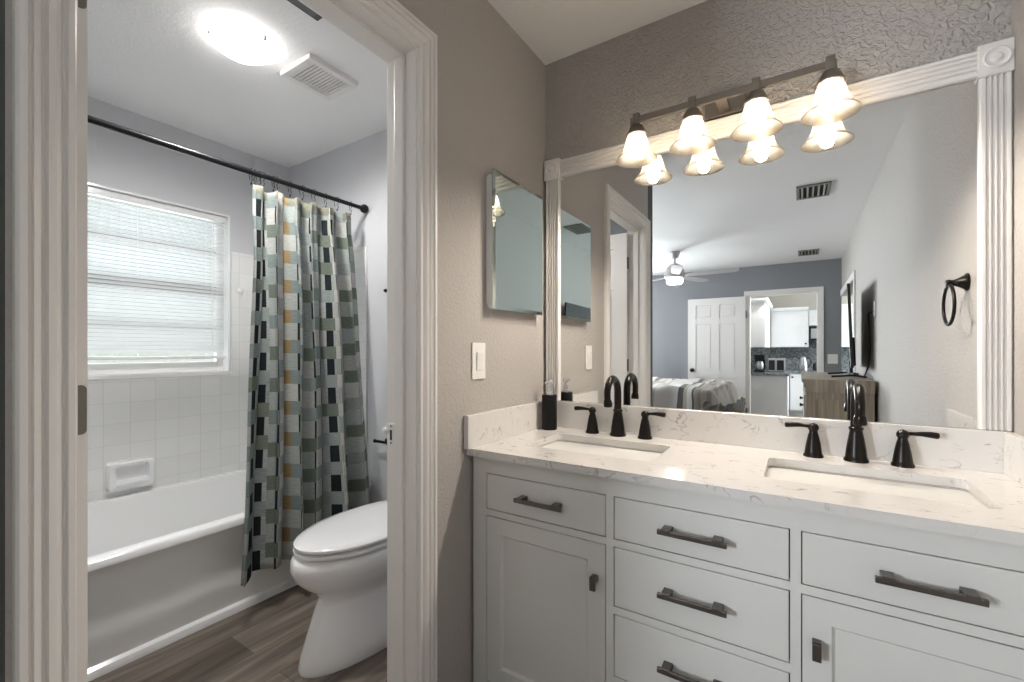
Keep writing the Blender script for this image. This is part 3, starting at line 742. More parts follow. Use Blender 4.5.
def pull(parent, cx, cz, y):
    """square bar pull on two feet"""
    bm = B(); L = .165
    box(bm, cx-L/2, cx+L/2, y-.034, y-.024, cz-.0065, cz+.0065, bev=.0015)
    for s in (-1, 1):
        px_ = cx+s*(L/2-.022); box(bm, px_-.0115, px_+.0115, y-.0345, y, cz-.0035, cz+.0105, bev=.0015)
    obj('handle', bm, M['pull'], parent)
def drawer(c, z0, z1):
    x0, x1 = cols[c][0]+G, cols[c][1]-G; z0 += G; z1 -= G
    bm = B(); box(bm, x0, x1, FY-.001, FY+.018, z0, z1, bev=.0022)
    d = obj('drawer', bm, CAB, van)
    pull(d, (x0+x1)/2, (z0+z1)/2, FY)
def cdoor(c, z0, z1, kx):
    x0, x1 = cols[c][0]+G, cols[c][1]-G; z0 += G; z1 -= G; st = .054
    bm = B()
    for b_ in ((x0, x0+st, z0, z1), (x1-st, x1, z0, z1), (x0+st, x1-st, z1-st, z1), (x0+st, x1-st, z0, z0+st)): box(bm, b_[0], b_[1], FY-.001, FY+.018, b_[2], b_[3])
    box(bm, x0+st, x1-st, FY+.008, FY+.016, z0+st, z1-st)
    # small bevel lip round the panel
    lp = [(x0+st, z0+st), (x1-st, z0+st), (x1-st, z1-st), (x0+st, z1-st)]
    q = .007; li = [(x0+st+q, z0+st+q), (x1-st-q, z0+st+q), (x1-st-q, z1-st-q), (x0+st+q, z1-st-q)]
    va = [bm.verts.new((p[0], FY+.0005, p[1])) for p in lp]; vb = [bm.verts.new((p[0], FY+.0079, p[1])) for p in li]
    for k in range(4): bm.faces.new((va[k], va[(k+1) % 4], vb[(k+1) % 4], vb[k]))
    d = obj('door', bm, CAB, van)
    bm = B(); box(bm, kx-.0085, kx+.0085, FY-.0275, FY-.018, .483, .521, bev=.0015); box(bm, kx-.0085, kx+.0085, FY-.026, FY, .505, .521, bev=.0015)
    obj('handle', bm, M['pull'], d)
drawer(0, .634, .756); cdoor(0, .058, .614, .458)
drawer(1, .634, .756); drawer(1, .445, .614); drawer(1, .248, .424); drawer(1, .058, .228)
drawer(2, .634, .756); cdoor(2, .058, .614, .984)

# countertop with two sink openings
CT0, CT1 = .811, .835
S1 = (.140, .580, -.412, -.150); S2 = (.872, 1.312, -.412, -.150)
bm = B(); plate_holes(bm, [(.003, -.56), (W-.003, -.56), (W-.003, -.002), (.003, -.002)], [rrect(*S1, .022), rrect(*S2, .022)], CT0, CT1)
tag(obj('countertop', bm, M['quartz'], None, (.72, -.28, CT0)), 'white veined quartz countertop on the double vanity', 'countertop')
def splash(name, b_, label):
    bm = B(); box(bm, *b_, bev=.0015, seg=1); return tag(obj(name, bm, M['quartz'], None, ((b_[0]+b_[1])/2, (b_[2]+b_[3])/2, b_[4])), label, 'backsplash')
splash('backsplash', (.003, W-.003, -.022, -.001, CT1, .948), 'long veined quartz backsplash under the framed mirror')
splash('side_splash', (.001, .021, -.575, -.023, CT1-.001, .948), 'quartz side splash against the wall beside the light switch')
splash('side_splash', (W-.021, W-.001, -.555, -.023, CT1, .948), 'quartz side splash at the far right end of the vanity')
def sink(S, label):
    x0, x1, y0, y1 = S; cx, cy = (x0+x1)/2, (y0+y1)/2
    t = thing('sink', label, 'sink', (cx, cy, CT0-.14))
    bm = B(); q = .004
    L = [(x0-.025, x1+.025, y0-.025, y1+.025, .03, CT0-.002), (x0-q, x1+q, y0-q, y1+q, .025, CT0-.002), (x0+.002, x1-.002, y0+.002, y1-.002, .03, CT0-.02), (x0+.012, x1-.012, y0+.012, y1-.012, .035, CT0-.11),
         (x0+.03, x1-.03, y0+.03, y1-.03, .04, CT0-.135), (cx-.03, cx+.03, cy-.03, cy+.03, .02, CT0-.145)]
    loft(bm, [[(p[0], p[1], l_[5]) for p in rrect(*l_[:5])] for l_ in L], cap0=False)
    o = obj('basin', bm, M['sink'], t, smooth=60)
    bm = B(); lathe(bm, [(.022, CT0-.1445), (.022, CT0-.142), (.016, CT0-.1405), (.012, CT0-.143), (0, CT0-.143)], (cx, cy, 0), 'z', 20); obj('drain', bm, M['bronze'], t, smooth=40)
sink(S1, 'white undermount sink nearest the doorway wall'); sink(S2, 'white undermount sink at the right end of the vanity')

# faucets
def faucet(cx, label):
    y = -.062; z = CT1
    t = thing('faucet', label, 'faucet', (cx, y, z), 'bronze widespread faucets')
    bm = B(); lathe(bm, [(.031, 0), (.031, .006), (.028, .010), (.0265, .016), (.025, .035), (.0205, .065), (.0165, .088), (.0165, .094), (.0185, .096), (.0185, .101), (.015, .104)], (cx, y, z), 'z', 28)
    pts = [(cx, y, z+.09)]; R_ = .056; zc = z+.169
    for k in range(19):
        a = PI*k/18*1.05; pts.append((cx, y-R_+R_*math.cos(a), zc+R_*math.sin(a)))
    last = pts[-1]; pts.append((cx, last[1]-.001+.004, last[2]-.014)); pts[-1] = (cx, last[1]+.003, last[2]-.020)
    rr = [.0145]+[.0138-.0018*k/18 for k in range(19)]+[.0118]
    tube(bm, pts, rr, 16)
    sp = obj('spout', bm, M['bronze'], t, smooth=45)
    e = pts[-1]
    bm = B(); tube(bm, [(cx, e[1]-.001, e[2]+.010), (cx, e[1], e[2]+.004), (cx, e[1]+.003, e[2]-.012), (cx, e[1]+.0035, e[2]-.017)], [.0122, .0145, .0165, .015], 16); obj('aerator', bm, M['bronze'], sp, smooth=45)
    for s in (-1, 1):
        hx = cx+s*.106
        bm = B(); lathe(bm, [(.027, 0), (.027, .005), (.024, .010), (.023, .016), (.0195, .040), (.0145, .066), (.0115, .076), (.0115, .082)], (hx, y, z), 'z', 24)
        h_ = obj('handle', bm, M['bronze'], t, smooth=45)
        bm = B(); lathe(bm, [(.0108, .080), (.0145, .086), (.0150, .093), (.0115, .100), (.005, .104), (0, .105)], (hx, y, z), 'z', 20)
        tube(bm, [(hx+s*.006, y, z+.093), (hx+s*.022, y-.001, z+.0945), (hx+s*.04, y-.002, z+.096), (hx+s*.06, y-.003, z+.0955), (hx+s*.074, y-.004, z+.094), (hx+s*.0765, y-.004, z+.0938)], [.0058, .0052, .0068, .0088, .0088, .006], 12)
        obj('lever', bm, M['bronze'], h_, smooth=45)
    return t
faucet(.356, 'dark bronze faucet with two levers behind the sink nearest the doorway')
faucet(1.094, 'dark bronze faucet with two levers behind the sink at the right end')

# soap dispenser
t = thing('soap_dispenser', 'black cylindrical soap dispenser with chrome pump in the vanity corner', 'soap dispenser', (.066, -.085, CT1))
bm = B(); lathe(bm, [(.030, 0), (.032, .002), (.032, .143), (.030, .146), (0, .146)], (.066, -.085, CT1), 'z', 32); obj('bottle', bm, M['black'], t, smooth=40)
bm = B(); lathe(bm, [(.015, .146), (.015, .156), (.012, .159), (.012, .176), (.0065, .178), (.0065, .186), (.0125, .188), (.0125, .204), (.011, .206), (0, .206)], (.066, -.085, CT1), 'z', 24)
obj('pump', bm, M['chrome'], t, smooth=40)
bm = B(); tube(bm, [(.066, -.095, CT1+.198), (.066, -.125, CT1+.199), (.066, -.135, CT1+.194)], [.0042, .0036, .003], 8); obj('nozzle', bm, M['chrome'], t, smooth=40)

# ------------------------------------------------------------------ framed mirror
mir = thing('framed_mirror', 'wide vanity mirror in white fluted frame with rosette corner blocks', 'mirror', (.72, -.01, .95))
MX0, MX1, MZ0, MZ1 = .078, 1.372, .950, 1.918
obj('mirror_glass', boxes((MX0-.008, MX1+.008, -.008, -.002, MZ0-.001, MZ1+.008)), M['mirror'], mir)
def flute(bm, horizontal, a0, a1, w0, w1, t0, n=4):
    """fluted board: n grooves between w0..w1, running a0..a1"""
    T_ = .020; prof = [(w0, t0), (w0, t0-T_*.7), (w0+.004, t0-T_)]
    wd = w1-w0; m0 = .010
    span = (wd-2*m0)/n
    for k in range(n):
        s0 = w0+m0+k*span; 
        prof += [(s0+span*.14, t0-T_), (s0+span*.30, t0-T_+.008), (s0+span*.5, t0-T_+.010), (s0+span*.70, t0-T_+.008), (s0+span*.86, t0-T_)]
    prof += [(w1-.004, t0-T_), (w1, t0-T_*.7), (w1, t0)]
    if horizontal: # prof: (z, y) extruded in x
        prism(bm, [(p[1], p[0]) for p in prof], a0, a1, 'x')
    else:          # prof: (x, y) extruded in z
        prism(bm, prof, a0, a1, 'z')
bm = B(); flute(bm, True, .083, 1.366, MZ1, MZ1+.075, -.001); obj('top_rail', bm, M['trim'], mir)
for (a, b_) in ((.012, .078), (1.366, 1.430)):
    bm = B(); flute(bm, False, MZ0, MZ1-.005, a, b_, -.001); obj('pilaster', bm, M['trim'], mir)
    bm = B(); cx_ = (a+b_)/2; cz_ = MZ1+.035; hw_ = .036 if a < .5 else .0345
    box(bm, max(a-.004, .002), min(b_+.004, W-.001), -.027, -.001, MZ1-.006, MZ1+.082, bev=.002)
    cb_ = obj('corner_block', bm, M['trim'], mir)
    bm = B(); lathe(bm, [(.029, -.026), (.029, -.031), (.025, -.033), (.021, -.029), (.015, -.028), (.011, -.030), (.007, -.034), (0, -.035)], (cx_, 0, cz_+.003), 'y', 32); obj('rosette', bm, M['trim'], cb_, smooth=30)

# ------------------------------------------------------------------ vanity light
vl_ = thing('vanity_light', 'four-lamp brushed nickel vanity light with lit bell shades above the mirror', 'wall light', (.73, -.01, 2.02))
bm = B(); box(bm, .665, .795, -.022, -.001, 1.996, 2.078, bev=.002); obj('backplate', bm, M['nickel'], vl_)
bm = B(); box(bm, .712, .748, -.11, -.02, 2.008, 2.024, bev=.002); obj('stem', bm, M['nickel'], vl_)
LY = -.118
bm = B(); box(bm, .425, 1.045, LY-.006, LY+.006, 2.004, 2.028, bev=.0015); obj('crossbar', bm, M['nickel'], vl_)
LX = [.447, .641, .835, 1.029]
for x in LX:
    bm = B(); box(bm, x-.012, x+.012, LY-.010, LY+.010, 1.985, 2.040, bev=.002)
    lathe(bm, [(.015, 1.998), (.022, 1.994), (.031, 1.975), (.037, 1.962), (.036, 1.959), (0, 1.959)], (x, LY, 0), 'z', 24)
    ar = obj('lamp_socket', bm, M['nickel'], vl_, smooth=40)
    bm = B(); prof = [(.0235, 1.966), (.031, 1.960), (.036, 1.948), (.041, 1.930), (.046, 1.912), (.053, 1.895), (.064, 1.882), (.074, 1.872), (.0745, 1.870), (.0715, 1.871), (.062, 1.8795), (.051, 1.8925), (.044, 1.910), (.039, 1.929), (.034, 1.946), (.029, 1.957)]
    lathe.open = True; lathe(bm, prof, (x, LY, 0), 'z', 40); lathe.open = False
    obj('lamp_shade', bm, M['shade'], ar, smooth=60)
    bm = B(); lathe(bm, [(.012, 1.958), (.013, 1.950), (.019, 1.938), (.0265, 1.923), (.028, 1.910), (.0245, 1.895), (.0155, 1.884), (0, 1.880)], (x, LY, 0), 'z', 24)
    obj('bulb', bm, M['bulb'], ar, smooth=60)
    lamp_spot('vanity_lamp_light', (x, LY, 1.874), 3.6, 165, .02, (1, .88, .76))

# ------------------------------------------------------------------ medicine cabinet, switches, towel ring
mc = thing('medicine_cabinet', 'mirror-fronted medicine cabinet on the taupe wall left of the big mirror', 'medicine cabinet', (.0, -.26, 1.54))
MY0, MY1, MCZ0, MCZ1 = -.452, -.083, 1.316, 1.818
bm = B(); prism(bm, rrect(MY0+.006, MY1-.006, MCZ0+.004, MCZ1-.004, .03), .0015, .030, 'x'); obj('body', bm, M['white_gloss'], mc, smooth=40)
bm = B(); bw = .013
A_ = [bm.verts.new(p) for p in ((.031, MY0, MCZ0), (.031, MY1, MCZ0), (.031, MY1, MCZ1), (.031, MY0, MCZ1))]
B_ = [bm.verts.new(p) for p in ((.034, MY0, MCZ0), (.034, MY1, MCZ0), (.034, MY1, MCZ1), (.034, MY0, MCZ1))]
C_ = [bm.verts.new(p) for p in ((.0375, MY0+bw, MCZ0+bw), (.0375, MY1-bw, MCZ0+bw), (.0375, MY1-bw, MCZ1-bw), (.0375, MY0+bw, MCZ1-bw))]
for P_, Q_ in ((A_, B_), (B_, C_)):
    for k in range(4): bm.faces.new((P_[k], P_[(k+1) % 4], Q_[(k+1) % 4], Q_[k]))
bm.faces.new(A_); bm.faces.new(C_); obj('mirror_door', bm, M['mirror_tinted'], mc)

sw = thing('light_switch', 'white paddle light switch on the taupe wall beside the vanity', 'light switch', (.0, -.495, 1.13))
bm = B(); box(bm, .0005, .006, -.532, -.456, 1.066, 1.194, bev=.002); obj('wall_plate', bm, M['white_plastic'], sw)
bm = B(); box(bm, .006, .0115, -.511, -.477, 1.098, 1.162, bev=.0015, rot=Matrix.Rotation(math.radians(4), 3, 'Y')); obj('paddle', bm, M['white_plastic'], sw)

tr = thing('towel_ring', 'dark bronze towel ring on the right wall, seen in the mirror', 'towel ring', (W, -.40, 1.40))
TYc, TZc = -.385, 1.40
bm = B(); lathe(bm, [(.030, 0), (.030, -.005), (.024, -.009), (.015, -.024), (.010, -.036), (.010, -.040)], (W-.001, TYc, TZc), 'x', 24)
lathe(bm, [(0, -.058), (.009, -.056), (.012, -.050), (.012, -.045), (.009, -.039)], (W-.001, TYc, TZc), 'x', 20); obj('post', bm, M['bronze'], tr, smooth=40)
bm = B(); pts = [(W-.048, TYc+.068*math.sin(2*PI*k/36), TZc-.076+.068*math.cos(2*PI*k/36)) for k in range(37)]; tube(bm, pts, .0055, 10, caps=False); obj('ring', bm, M['bronze'], tr, smooth=60)

# ------------------------------------------------------------------ bedroom (seen in the mirror)
def ceil_vent(x, y, wx, wy, label):
    t = thing('ceiling_vent', label, 'vent', (x, y, H))
    bm = boxes((x-wx/2, x-wx/2+.022, y-wy/2, y+wy/2, H-.012, H), (x+wx/2-.022, x+wx/2, y-wy/2, y+wy/2, H-.012, H), (x-wx/2+.022, x+wx/2-.022, y-wy/2, y-wy/2+.03, H-.012, H), (x-wx/2+.022, x+wx/2-.022, y+wy/2-.03, y+wy/2, H-.012, H), bev=.002)
    obj('frame', bm, M['vent_grey'], t)
    bm = B()
    for k in range(5):
        xx = x-wx/2+.022+(wx-.044)*(k+.5)/5; box(bm, xx-.007, xx+.007, y-wy/2+.028, y+wy/2-.028, H-.012, H-.009, rot=Matrix.Rotation(.5, 3, 'Y'))
    obj('louvers', bm, M['vent_grey'], t)
    obj('backing', boxes((x-wx/2+.01, x+wx/2-.01, y-wy/2+.01, y+wy/2-.01, H-.004, H-.001)), M['dark_slot'], t)
ceil_vent(1.04, -2.53, .225, .34, 'dark ceiling vent nearer the vanity, seen in the mirror')
ceil_vent(1.045, -5.15, .225, .34, 'dark ceiling vent far back near the bedroom door, seen in the mirror')

FX, FYc = -.40, -4.2
fan = thing('ceiling_fan', 'grey five-blade ceiling fan with a lit lamp in the bedroom, seen in the mirror', 'ceiling fan', (FX, FYc, H))
bm = B(); lathe(bm, [(.065, 0), (.065, -.02), (.045, -.075), (.02, -.085)], (FX, FYc, H), 'z', 28); obj('canopy', bm, M['fan'], fan, smooth=40)
bm = B(); tube(bm, [(FX, FYc, H-.07), (FX, FYc, H-.17)], .013, 12); obj('downrod', bm, M['fan'], fan, smooth=40)
bm = B(); lathe(bm, [(.03, -.15), (.06, -.165), (.09, -.20), (.115, -.24), (.125, -.29), (.12, -.33), (.10, -.345)], (FX, FYc, H), 'z', 32); obj('motor', bm, M['fan'], fan, smooth=40)
bm = B(); lathe(bm, [(.098, -.345), (.100, -.36), (.098, -.40), (.085, -.412), (0, -.415)], (FX, FYc, H), 'z', 32); obj('lamp_lens', bm, M['fan_light'], fan, smooth=40)
for k in range(5):
    a = math.radians(-69+72*k); R3 = Matrix.Rotation(a, 3, 'Z')
    bm = B(); zb = H-.305
    pl = [(.10, -.030), (.20, -.055), (.50, -.068), (.70, -.062), (.745, -.035), (.75, 0), (.745, .035), (.70, .060), (.50, .062), (.20, .045), (.10, .025)]
    prism(bm, pl, -.004, .004, 'z')
    tl = Matrix.Rotation(math.radians(11), 3, 'X')
    for v in bm.verts: v.co = R3 @ (tl @ v.co) + Vector((FX, FYc, zb))
    obj('blade', bm, M['fan_blade'], fan)

# bedroom door leaf, opened back against the wall
d2 = panel_door('door_2', -.56, .262, -5.835, -5.80, .012, 1.99); d2['kind'] = 'structure'; d2['label'] = 'white six-panel door folded back against the bedroom wall'
bm = B(); lathe(bm, [(.03, 0), (.03, .006), (.012, .012), (.012, .035), (.028, .045), (.030, .058), (.018, .068), (0, .07)], (-.49, -5.80, .86), 'y', 18); obj('door_knob', bm, M['bronze'], d2, smooth=40)
for z in (.25, 1.72):
    bm = B(); box(bm, .262, .285, -5.83, -5.80, z-.05, z+.05); obj('hinge_leaf', bm, M['hinge'], d2)
P2 = [(0, 0), (0, .012), (.05, .016), (.062, .018), (.066, 0)]
bm = B(); mitre(bm, P2, DX0, DX1, DZ, -5.85, 1, plane='xz'); struct('trim_5', bm, M['trim'], label='white casing round the kitchen doorway')
bm = boxes((DX0-.002, DX0+.012, -5.972, -5.848, 0, DZ), (DX1-.012, DX1+.002, -5.972, -5.848, 0, DZ), (DX0, DX1, -5.972, -5.848, DZ-.012, DZ+.002)); struct('trim_6', bm, M['trim'], label='kitchen doorway jamb')
bm = boxes((W-.016, W, -4.08, -4.01, 0, 1.995), (W-.016, W, -5.83, -4.08, 1.925, 1.995), (W-.005, W+.125, -4.092, -4.078, 0, 1.93), bev=.002); struct('trim_7', bm, M['trim'], label='white casing at the far end of the right wall')

# bed
bed = thing('bed', 'bed with a striped taupe, grey and white cover, seen in the mirror', 'bed', (-1.0, -4.5, 0))
bx0, bx1, by0, by1, bz = -2.1, .04, -5.36, -3.64, .745
obj('base', boxes((bx0+.05, bx1-.08, by0+.06, by1-.06, .10, .40), bev=.02), M['throw'], bed)
for (px_, py_) in ((bx0+.12, by0+.12), (bx0+.12, by1-.12), (bx1-.18, by0+.12), (bx1-.18, by1-.12)):
    obj('leg', boxes((px_-.03, px_+.03, py_-.03, py_+.03, 0, .12)), M['oak'], bed)
bm = B(); NX, NY = 60, 50; gr = []
for i in range(NX+1):
    row = []
    for j in range(NY+1):
        u = i/NX; v = j/NY
        X_ = bx0+.02+(bx1-bx0+.38)*u; Y_ = by0-.40+(by1-by0+.8)*v
        dx = max(0, X_-bx1); dy = max(0, by0-Y_, Y_-by1); dd = math.hypot(dx, dy)
        fl = .035*math.sin(X_*13+Y_*3)*(1 if dy > 0 else 0)+.03*math.sin(Y_*15)*(1 if dx > 0 else 0)
        xo = min(X_, bx1+.30*min(dx, .05)/.05*.2)+ (dx*.35 if dx > 0 else 0)+(fl if dx > 0 else 0)
        sgn = 1 if Y_ > by1 else -1
        yo = Y_ if dy == 0 else ((by1 if Y_ > by1 else by0)+sgn*(min(dy, .06)*.8+dy*.10+fl))
        zo = bz-.5*min(dd, .07)-(max(0, dd-.07)*.95)+.010*math.sin(X_*9+Y_*4)*(dd == 0)+.008*math.sin(X_*21-Y_*11)
        row.append(bm.verts.new((xo, yo, max(zo, .22))))
    gr.append(row)
for i in range(NX):
    for j in range(NY): bm.faces.new((gr[i][j], gr[i+1][j], gr[i+1][j+1], gr[i][j+1]))
obj('cover', bm, M['bedding'], bed, smooth=180)
bm = B(); box(bm, bx0-.06, bx0, by0-.05, by1+.05, 0, 1.1, bev=.02); obj('headboard', bm, M['oak'], bed)
# crumpled throw wrapped low round the foot corner
bm = B(); path = [(.06, -3.50), (.16, -3.51), (.24, -3.54), (.30, -3.62), (.32, -3.80), (.31, -4.1), (.31, -4.5), (.30, -4.9)]
NX, NY = 48, 14; gr = []
for i in range(NX+1):
    t_ = i/NX*(len(path)-1); k = min(int(t_), len(path)-2); f_ = t_-k
    px_ = path[k][0]*(1-f_)+path[k+1][0]*f_; py_ = path[k][1]*(1-f_)+path[k+1][1]*f_
    row = []
    for j in range(NY+1):
        v = j/NY; zt_ = .60-.06*(i/NX)+.02*math.sin(i*.7); zb_ = .40+.03*math.sin(i*1.1)
        r_ = .018*math.sin(i*1.3+j*.9)+.02*math.sin(v*PI)
        row.append(bm.verts.new((px_+(r_+.02 if px_ > .15 else 0), py_+(r_ if py_ > -3.65 else 0), zt_*(1-v)+zb_*v)))
    gr.append(row)
for i in range(NX):
    for j in range(NY): bm.faces.new((gr[i][j], gr[i+1][j], gr[i+1][j+1], gr[i][j+1]))
th = tag(obj('throw_blanket', bm, M['throw'], None, (bx1, by1, bz), smooth=180), 'dark grey woven throw hanging low round the foot corner of the bed', 'blanket')
m_ = th.modifiers.new('thick', 'SOLIDIFY'); m_.thickness = .015

# dresser and television
dr = thing('dresser', 'weathered oak dresser against the right wall, seen in the mirror', 'dresser', (1.19, -3.15, 0))
dx0, dx1, dy0, dy1, dz = .975, 1.413, -3.90, -2.43, .945
bm = B(); box(bm, dx0+.02, dx1-.005, dy0+.02, dy1-.02, .06, dz-.10)
for b_ in ((dx0+.015, dx0+.075), (dx1-.065, dx1-.002)):
    box(bm, b_[0], b_[1], dy1-.022, dy1-.008, .0, dz-.10, bev=.003)
box(bm, dx0+.075, dx1-.065, dy1-.022, dy1-.008, dz-.155, dz-.10); box(bm, dx0+.075, dx1-.065, dy1-.022, dy1-.008, .06, .14)
for yy in (dy0+.03,): box(bm, dx0+.015, dx1-.002, yy-.015, yy, 0, dz-.1)
obj('body', bm, M['oak'], dr)
bm = B(); prism(bm, [(dx0+.012, dz-.10), (dx1-.002, dz-.10), (dx1, dz-.03), (dx1, dz), (dx0-.012, dz), (dx0-.012, dz-.02), (dx0, dz-.032), (dx0+.004, dz-.06), (dx0+.014, dz-.075)], dy0, dy1+.004, 'y'); obj('top', bm, M['oak'], dr)
for k in range(3):
    for c in range(2):
        ya = dy0+.06+c*(dy1-dy0-.12)/2; yb = ya+(dy1-dy0-.12)/2-.02; za = .10+k*.245
        o = obj('drawer', boxes((dx0+.004, dx0+.022, ya, yb, za, za+.225), bev=.004), M['oak'], dr)
        bm = B(); lathe(bm, [(.008, 0), (.008, -.012), (.016, -.018), (.014, -.028), (0, -.03)], (dx0+.004, (ya+yb)/2, za+.112), 'x', 12); obj('knob', bm, M['bronze'], o, smooth=40)
tv = thing('television', 'thin black television standing on the dresser, seen edge-on in the mirror', 'television', (1.29, -3.1, dz))
rt = Matrix.Rotation(math.radians(4.3), 3, 'Z') @ Matrix.Rotation(math.radians(-2.0), 3, 'Y')
bm = B(); box(bm, 1.308, 1.330, -3.56, -2.66, 1.03, 1.70, bev=.005, rot=rt); obj('screen', bm, M['tv'], tv)
bm = B(); box(bm, 1.322, 1.355, -3.35, -2.90, 1.04, 1.28, bev=.01, rot=rt); obj('back_housing', bm, M['tv'], tv)
bm = B(); box(bm, 1.305, 1.335, -3.14, -3.05, dz+.015, 1.08, bev=.004); obj('neck', bm, M['tv'], tv)
for yy in (-2.80, -3.38):
    bm = B()
    tube(bm, [(1.320, -3.10+(yy+3.1)*.25, dz+.028), (1.320, yy, dz+.020)], .010, 8)
    for s in (-.15, .08): tube(bm, [(1.320, yy, dz+.022), (1.320+s, yy+.02, dz+.010)], .008, 8)
    obj('stand_foot', bm, M['tv'], tv, smooth=40)
t = thing('wall_outlet', 'white outlet plate on the right wall behind the television', 'outlet', (W, -2.60, 1.485))
bm = B(); box(bm, W-.006, W-.0005, -2.66, -2.56, 1.43, 1.545, bev=.002); obj('plate', bm, M['white_plastic'], t)
bm = B(); tube(bm, [(W-.006, -2.66, 1.47), (W-.03, -2.70, 1.46), (W-.02, -2.76, 1.35), (W-.015, -2.74, 1.2), (W-.02, -2.80, 1.05), (W-.03, -2.95, .956)], .006, 8); tag(obj('power_cord', bm, M['tv'], None, (W-.02, -2.75, 1.2), smooth=60), 'black cord hanging from the outlet behind the television', 'cord')
t = thing('switch_plate', 'white wide switch plate beside the kitchen doorway, seen in the mirror', 'light switch', (1.335, -5.85, 1.05))
bm = B(); box(bm, 1.275, 1.390, -5.85, -5.843, .99, 1.12, bev=.002); obj('plate', bm, M['white_plastic'], t)
for k in range(3): obj('toggle', boxes((1.302+.03*k-.006, 1.302+.03*k+.006, -5.844, -5.838, 1.04, 1.07)), M['white_plastic'], t)

# ------------------------------------------------------------------ kitchen beyond the doorway
KC = .80
def shaker(parent, x0, x1, z0, z1, yf, kn=None):
    bm = B(); st = .05
    for b_ in ((x0, x0+st, z0, z1), (x1-st, x1, z0, z1), (x0+st, x1-st, z1-st, z1), (x0+st, x1-st, z0, z0+st)): box(bm, b_[0], b_[1], yf-.002, yf+.018, b_[2], b_[3])
    box(bm, x0+st, x1-st, yf-.002, yf+.010, z0+st, z1-st)
    d = obj('door', bm, M['kitchen_white'], parent)
    if kn:
        bm = B(); lathe(bm, [(.006, 0), (.006, .012), (.016, .02), (.014, .03), (0, .032)], (kn[0], yf+.018, kn[1]), 'y', 12); obj('knob', bm, M['black_metal'], d, smooth=40)
def kcab(name, x0, x1, y0, y1, z0, z1, label, doors=(), crown=False, toe=False):
    t = thing(name, label, 'cabinet', ((x0+x1)/2, (y0+y1)/2, z0))
    bm = B(); box(bm, x0, x1, y0, y1-.02, z0+(.10 if toe else 0), z1)
    if toe: box(bm, x0, x1, y0, y1-.08, z0, z0+.11)
    obj('body', bm, M['kitchen_white'], t)
    for d in doors: shaker(t, *d[:4], y1-.018, d[4] if len(d) > 4 else None)
    if crown:
        bm = B(); e_ = 1 if x0 < .4 or x0 > 1.5 else 0; box(bm, x0, x1+.03*e_, y0, y1+.03, z1, z1+.025); box(bm, x0, x1+.045*e_, y0, y1+.045, z1+.025, z1+.06); obj('crown', bm, M['kitchen_white'], t)
    return t
KB = -8.265
kcab('upper_cabinet', .12, .49, -7.75, -6.30, 1.228, 1.94, 'white upper cabinet on the left, its end panel toward the kitchen doorway', crown=True)
kcab('upper_cabinet', .492, 1.085, KB, -7.93, 1.235, 1.905, 'wide white upper cabinet on the kitchen back wall', doors=((.50, 1.08, 1.24, 1.90, (1.04, 1.30)),), crown=True)
kcab('upper_cabinet', 1.088, 1.36, KB, -7.93, 1.62, 1.905, 'short white upper cabinet above the black microwave', doors=((1.092, 1.222, 1.625, 1.90), (1.226, 1.355, 1.625, 1.90)))
kcab('upper_cabinet', 1.53, 2.3, KB, -7.65, 1.235, 1.90, 'white upper cabinet glimpsed at the far right of the mirror', doors=((1.535, 1.91, 1.24, 1.895), (1.92, 2.295, 1.24, 1.895)), crown=True)
kcab('base_cabinet', .12, .79, -7.6, -6.30, 0, KC-.02, 'white base cabinet end panel left of the kitchen gap')
kcab('base_cabinet', .80, 2.3, KB, -7.60, 0, KC-.02, 'pale base cabinet with black pulls on the kitchen back wall', doors=((.815, .995, .12, .76, (.84, .70)), (1.0, 1.36, .12, .76, (1.03, .70)), (1.37, 1.8, .12, .76)), toe=True)
tag(obj('kitchen_counter', boxes((.11, .81, KB, -6.28, KC-.02, KC+.02), (.81, 2.3, KB, -7.57, KC-.02, KC+.02)), M['granite'], None, (.8, -7.8, KC)), 'dark speckled stone counter in the kitchen', 'countertop')
tag(obj('kitchen_backsplash', boxes((.11, 2.3, KB, KB+.012, KC+.02, 1.24), (1.05, 1.40, KB, KB+.012, 1.24, 1.62)), M['granite'], None, (.8, KB, 1.0)), 'grey mottled stone splashback behind the kitchen counter', 'backsplash')
t = thing('microwave', 'small black microwave under the short upper cabinet', 'microwave', (1.2, -8.1, 1.36))
bm = B(); box(bm, 1.10, 1.36, KB+.012, -7.95, 1.365, 1.60, bev=.006); obj('case', bm, M['tv'], t)
obj('window', boxes((1.12, 1.27, -7.952, -7.946, 1.39, 1.57)), M['steel'], t)
kz = KC+.02
t = thing('coffee_maker', 'black and steel coffee maker at the left end of the kitchen counter', 'coffee maker', (.40, -6.6, kz))
bm = B(); box(bm, .325, .475, -6.70, -6.50, kz, kz+.035, bev=.008); box(bm, .325, .475, -6.70, -6.64, kz+.03, kz+.27, bev=.008); box(bm, .325, .475, -6.70, -6.52, kz+.20, kz+.285, bev=.012); obj('body', bm, M['tv'], t)
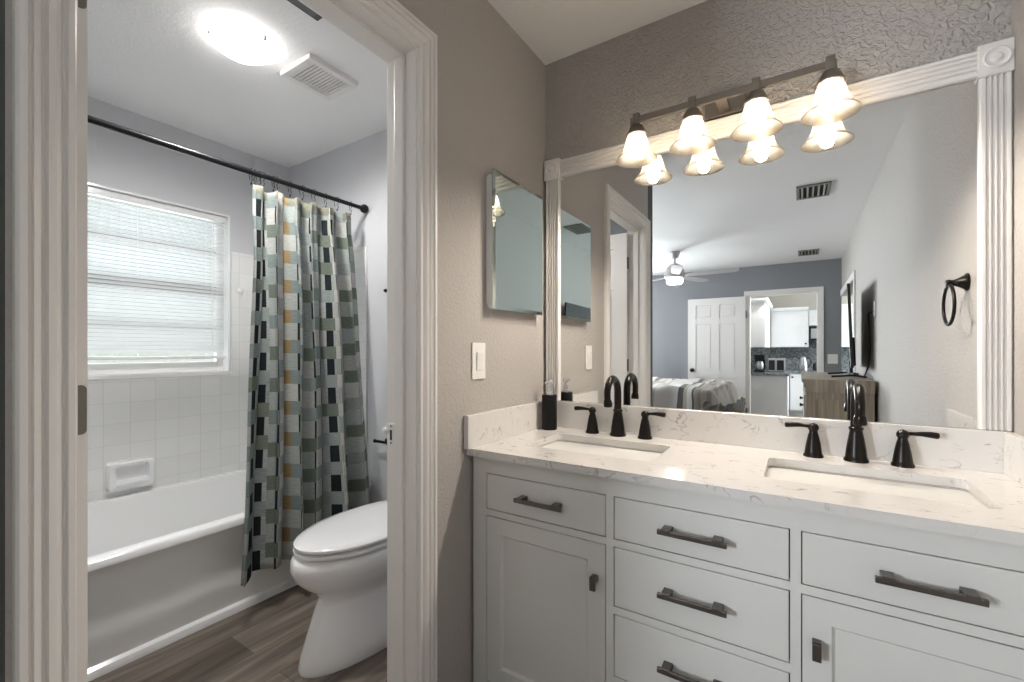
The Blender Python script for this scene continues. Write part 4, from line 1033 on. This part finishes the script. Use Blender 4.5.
bm = B(); lathe(bm, [(.04, .035), (.058, .06), (.06, .12), (.045, .165), (.046, .175)], (.40, -6.57, kz), 'z', 20); obj('carafe', bm, M['steel'], t, smooth=40)
t = thing('toaster_oven', 'steel and black toaster oven in the middle of the kitchen counter', 'toaster oven', (.62, -6.75, kz))
bm = B(); box(bm, .51, .75, -6.92, -6.62, kz+.01, kz+.22, bev=.01); obj('case', bm, M['steel'], t)
bm = B(); box(bm, .525, .61, -6.624, -6.612, kz+.035, kz+.195, bev=.003); box(bm, .64, .735, -6.624, -6.612, kz+.035, kz+.195, bev=.003); obj('door', bm, M['tv'], t)
t = thing('kettle', 'black electric kettle on the back counter', 'kettle', (1.0, -7.9, kz))
bm = B(); lathe(bm, [(.075, 0), (.078, .02), (.070, .10), (.055, .20), (.050, .225), (.02, .24), (0, .25)], (1.0, -7.9, kz), 'z', 24); obj('body', bm, M['steel'], t, smooth=40)
bm = B(); tube(bm, [(1.045, -7.88, kz+.215), (1.10, -7.86, kz+.22), (1.12, -7.86, kz+.14), (1.075, -7.88, kz+.04)], .012, 8); tube(bm, [(.955, -7.89, kz+.20), (.90, -7.88, kz+.225)], [.014, .008], 8); obj('handle', bm, M['tv'], t, smooth=40)
t = thing('canister', 'dark round canister on the back counter beside the kettle', 'canister', (1.2, -7.92, kz))
bm = B(); lathe(bm, [(.05, 0), (.052, .01), (.052, .11), (.048, .115), (.048, .125), (.015, .13), (.015, .145), (0, .148)], (1.2, -7.92, kz), 'z', 20); obj('jar', bm, M['tv'], t, smooth=40)
# unseen ceiling lamp added to brighten the kitchen cabinets
kl = thing('kitchen_fill_light', 'added round flush fill lamp, unseen on the kitchen ceiling', 'ceiling light', (.9, -6.17, H))
lamp_spot('kitchen_fill_spot', (.9, -6.17, H-.09), 26, 172, .08, (1, .98, .96))
bm = B(); lathe(bm, [(.17, 0), (.17, -.02), (.15, -.05), (.08, -.07), (0, -.075)], (.9, -6.17, H), 'z', 32); obj('lens', bm, M['fan_light'], kl, smooth=60)
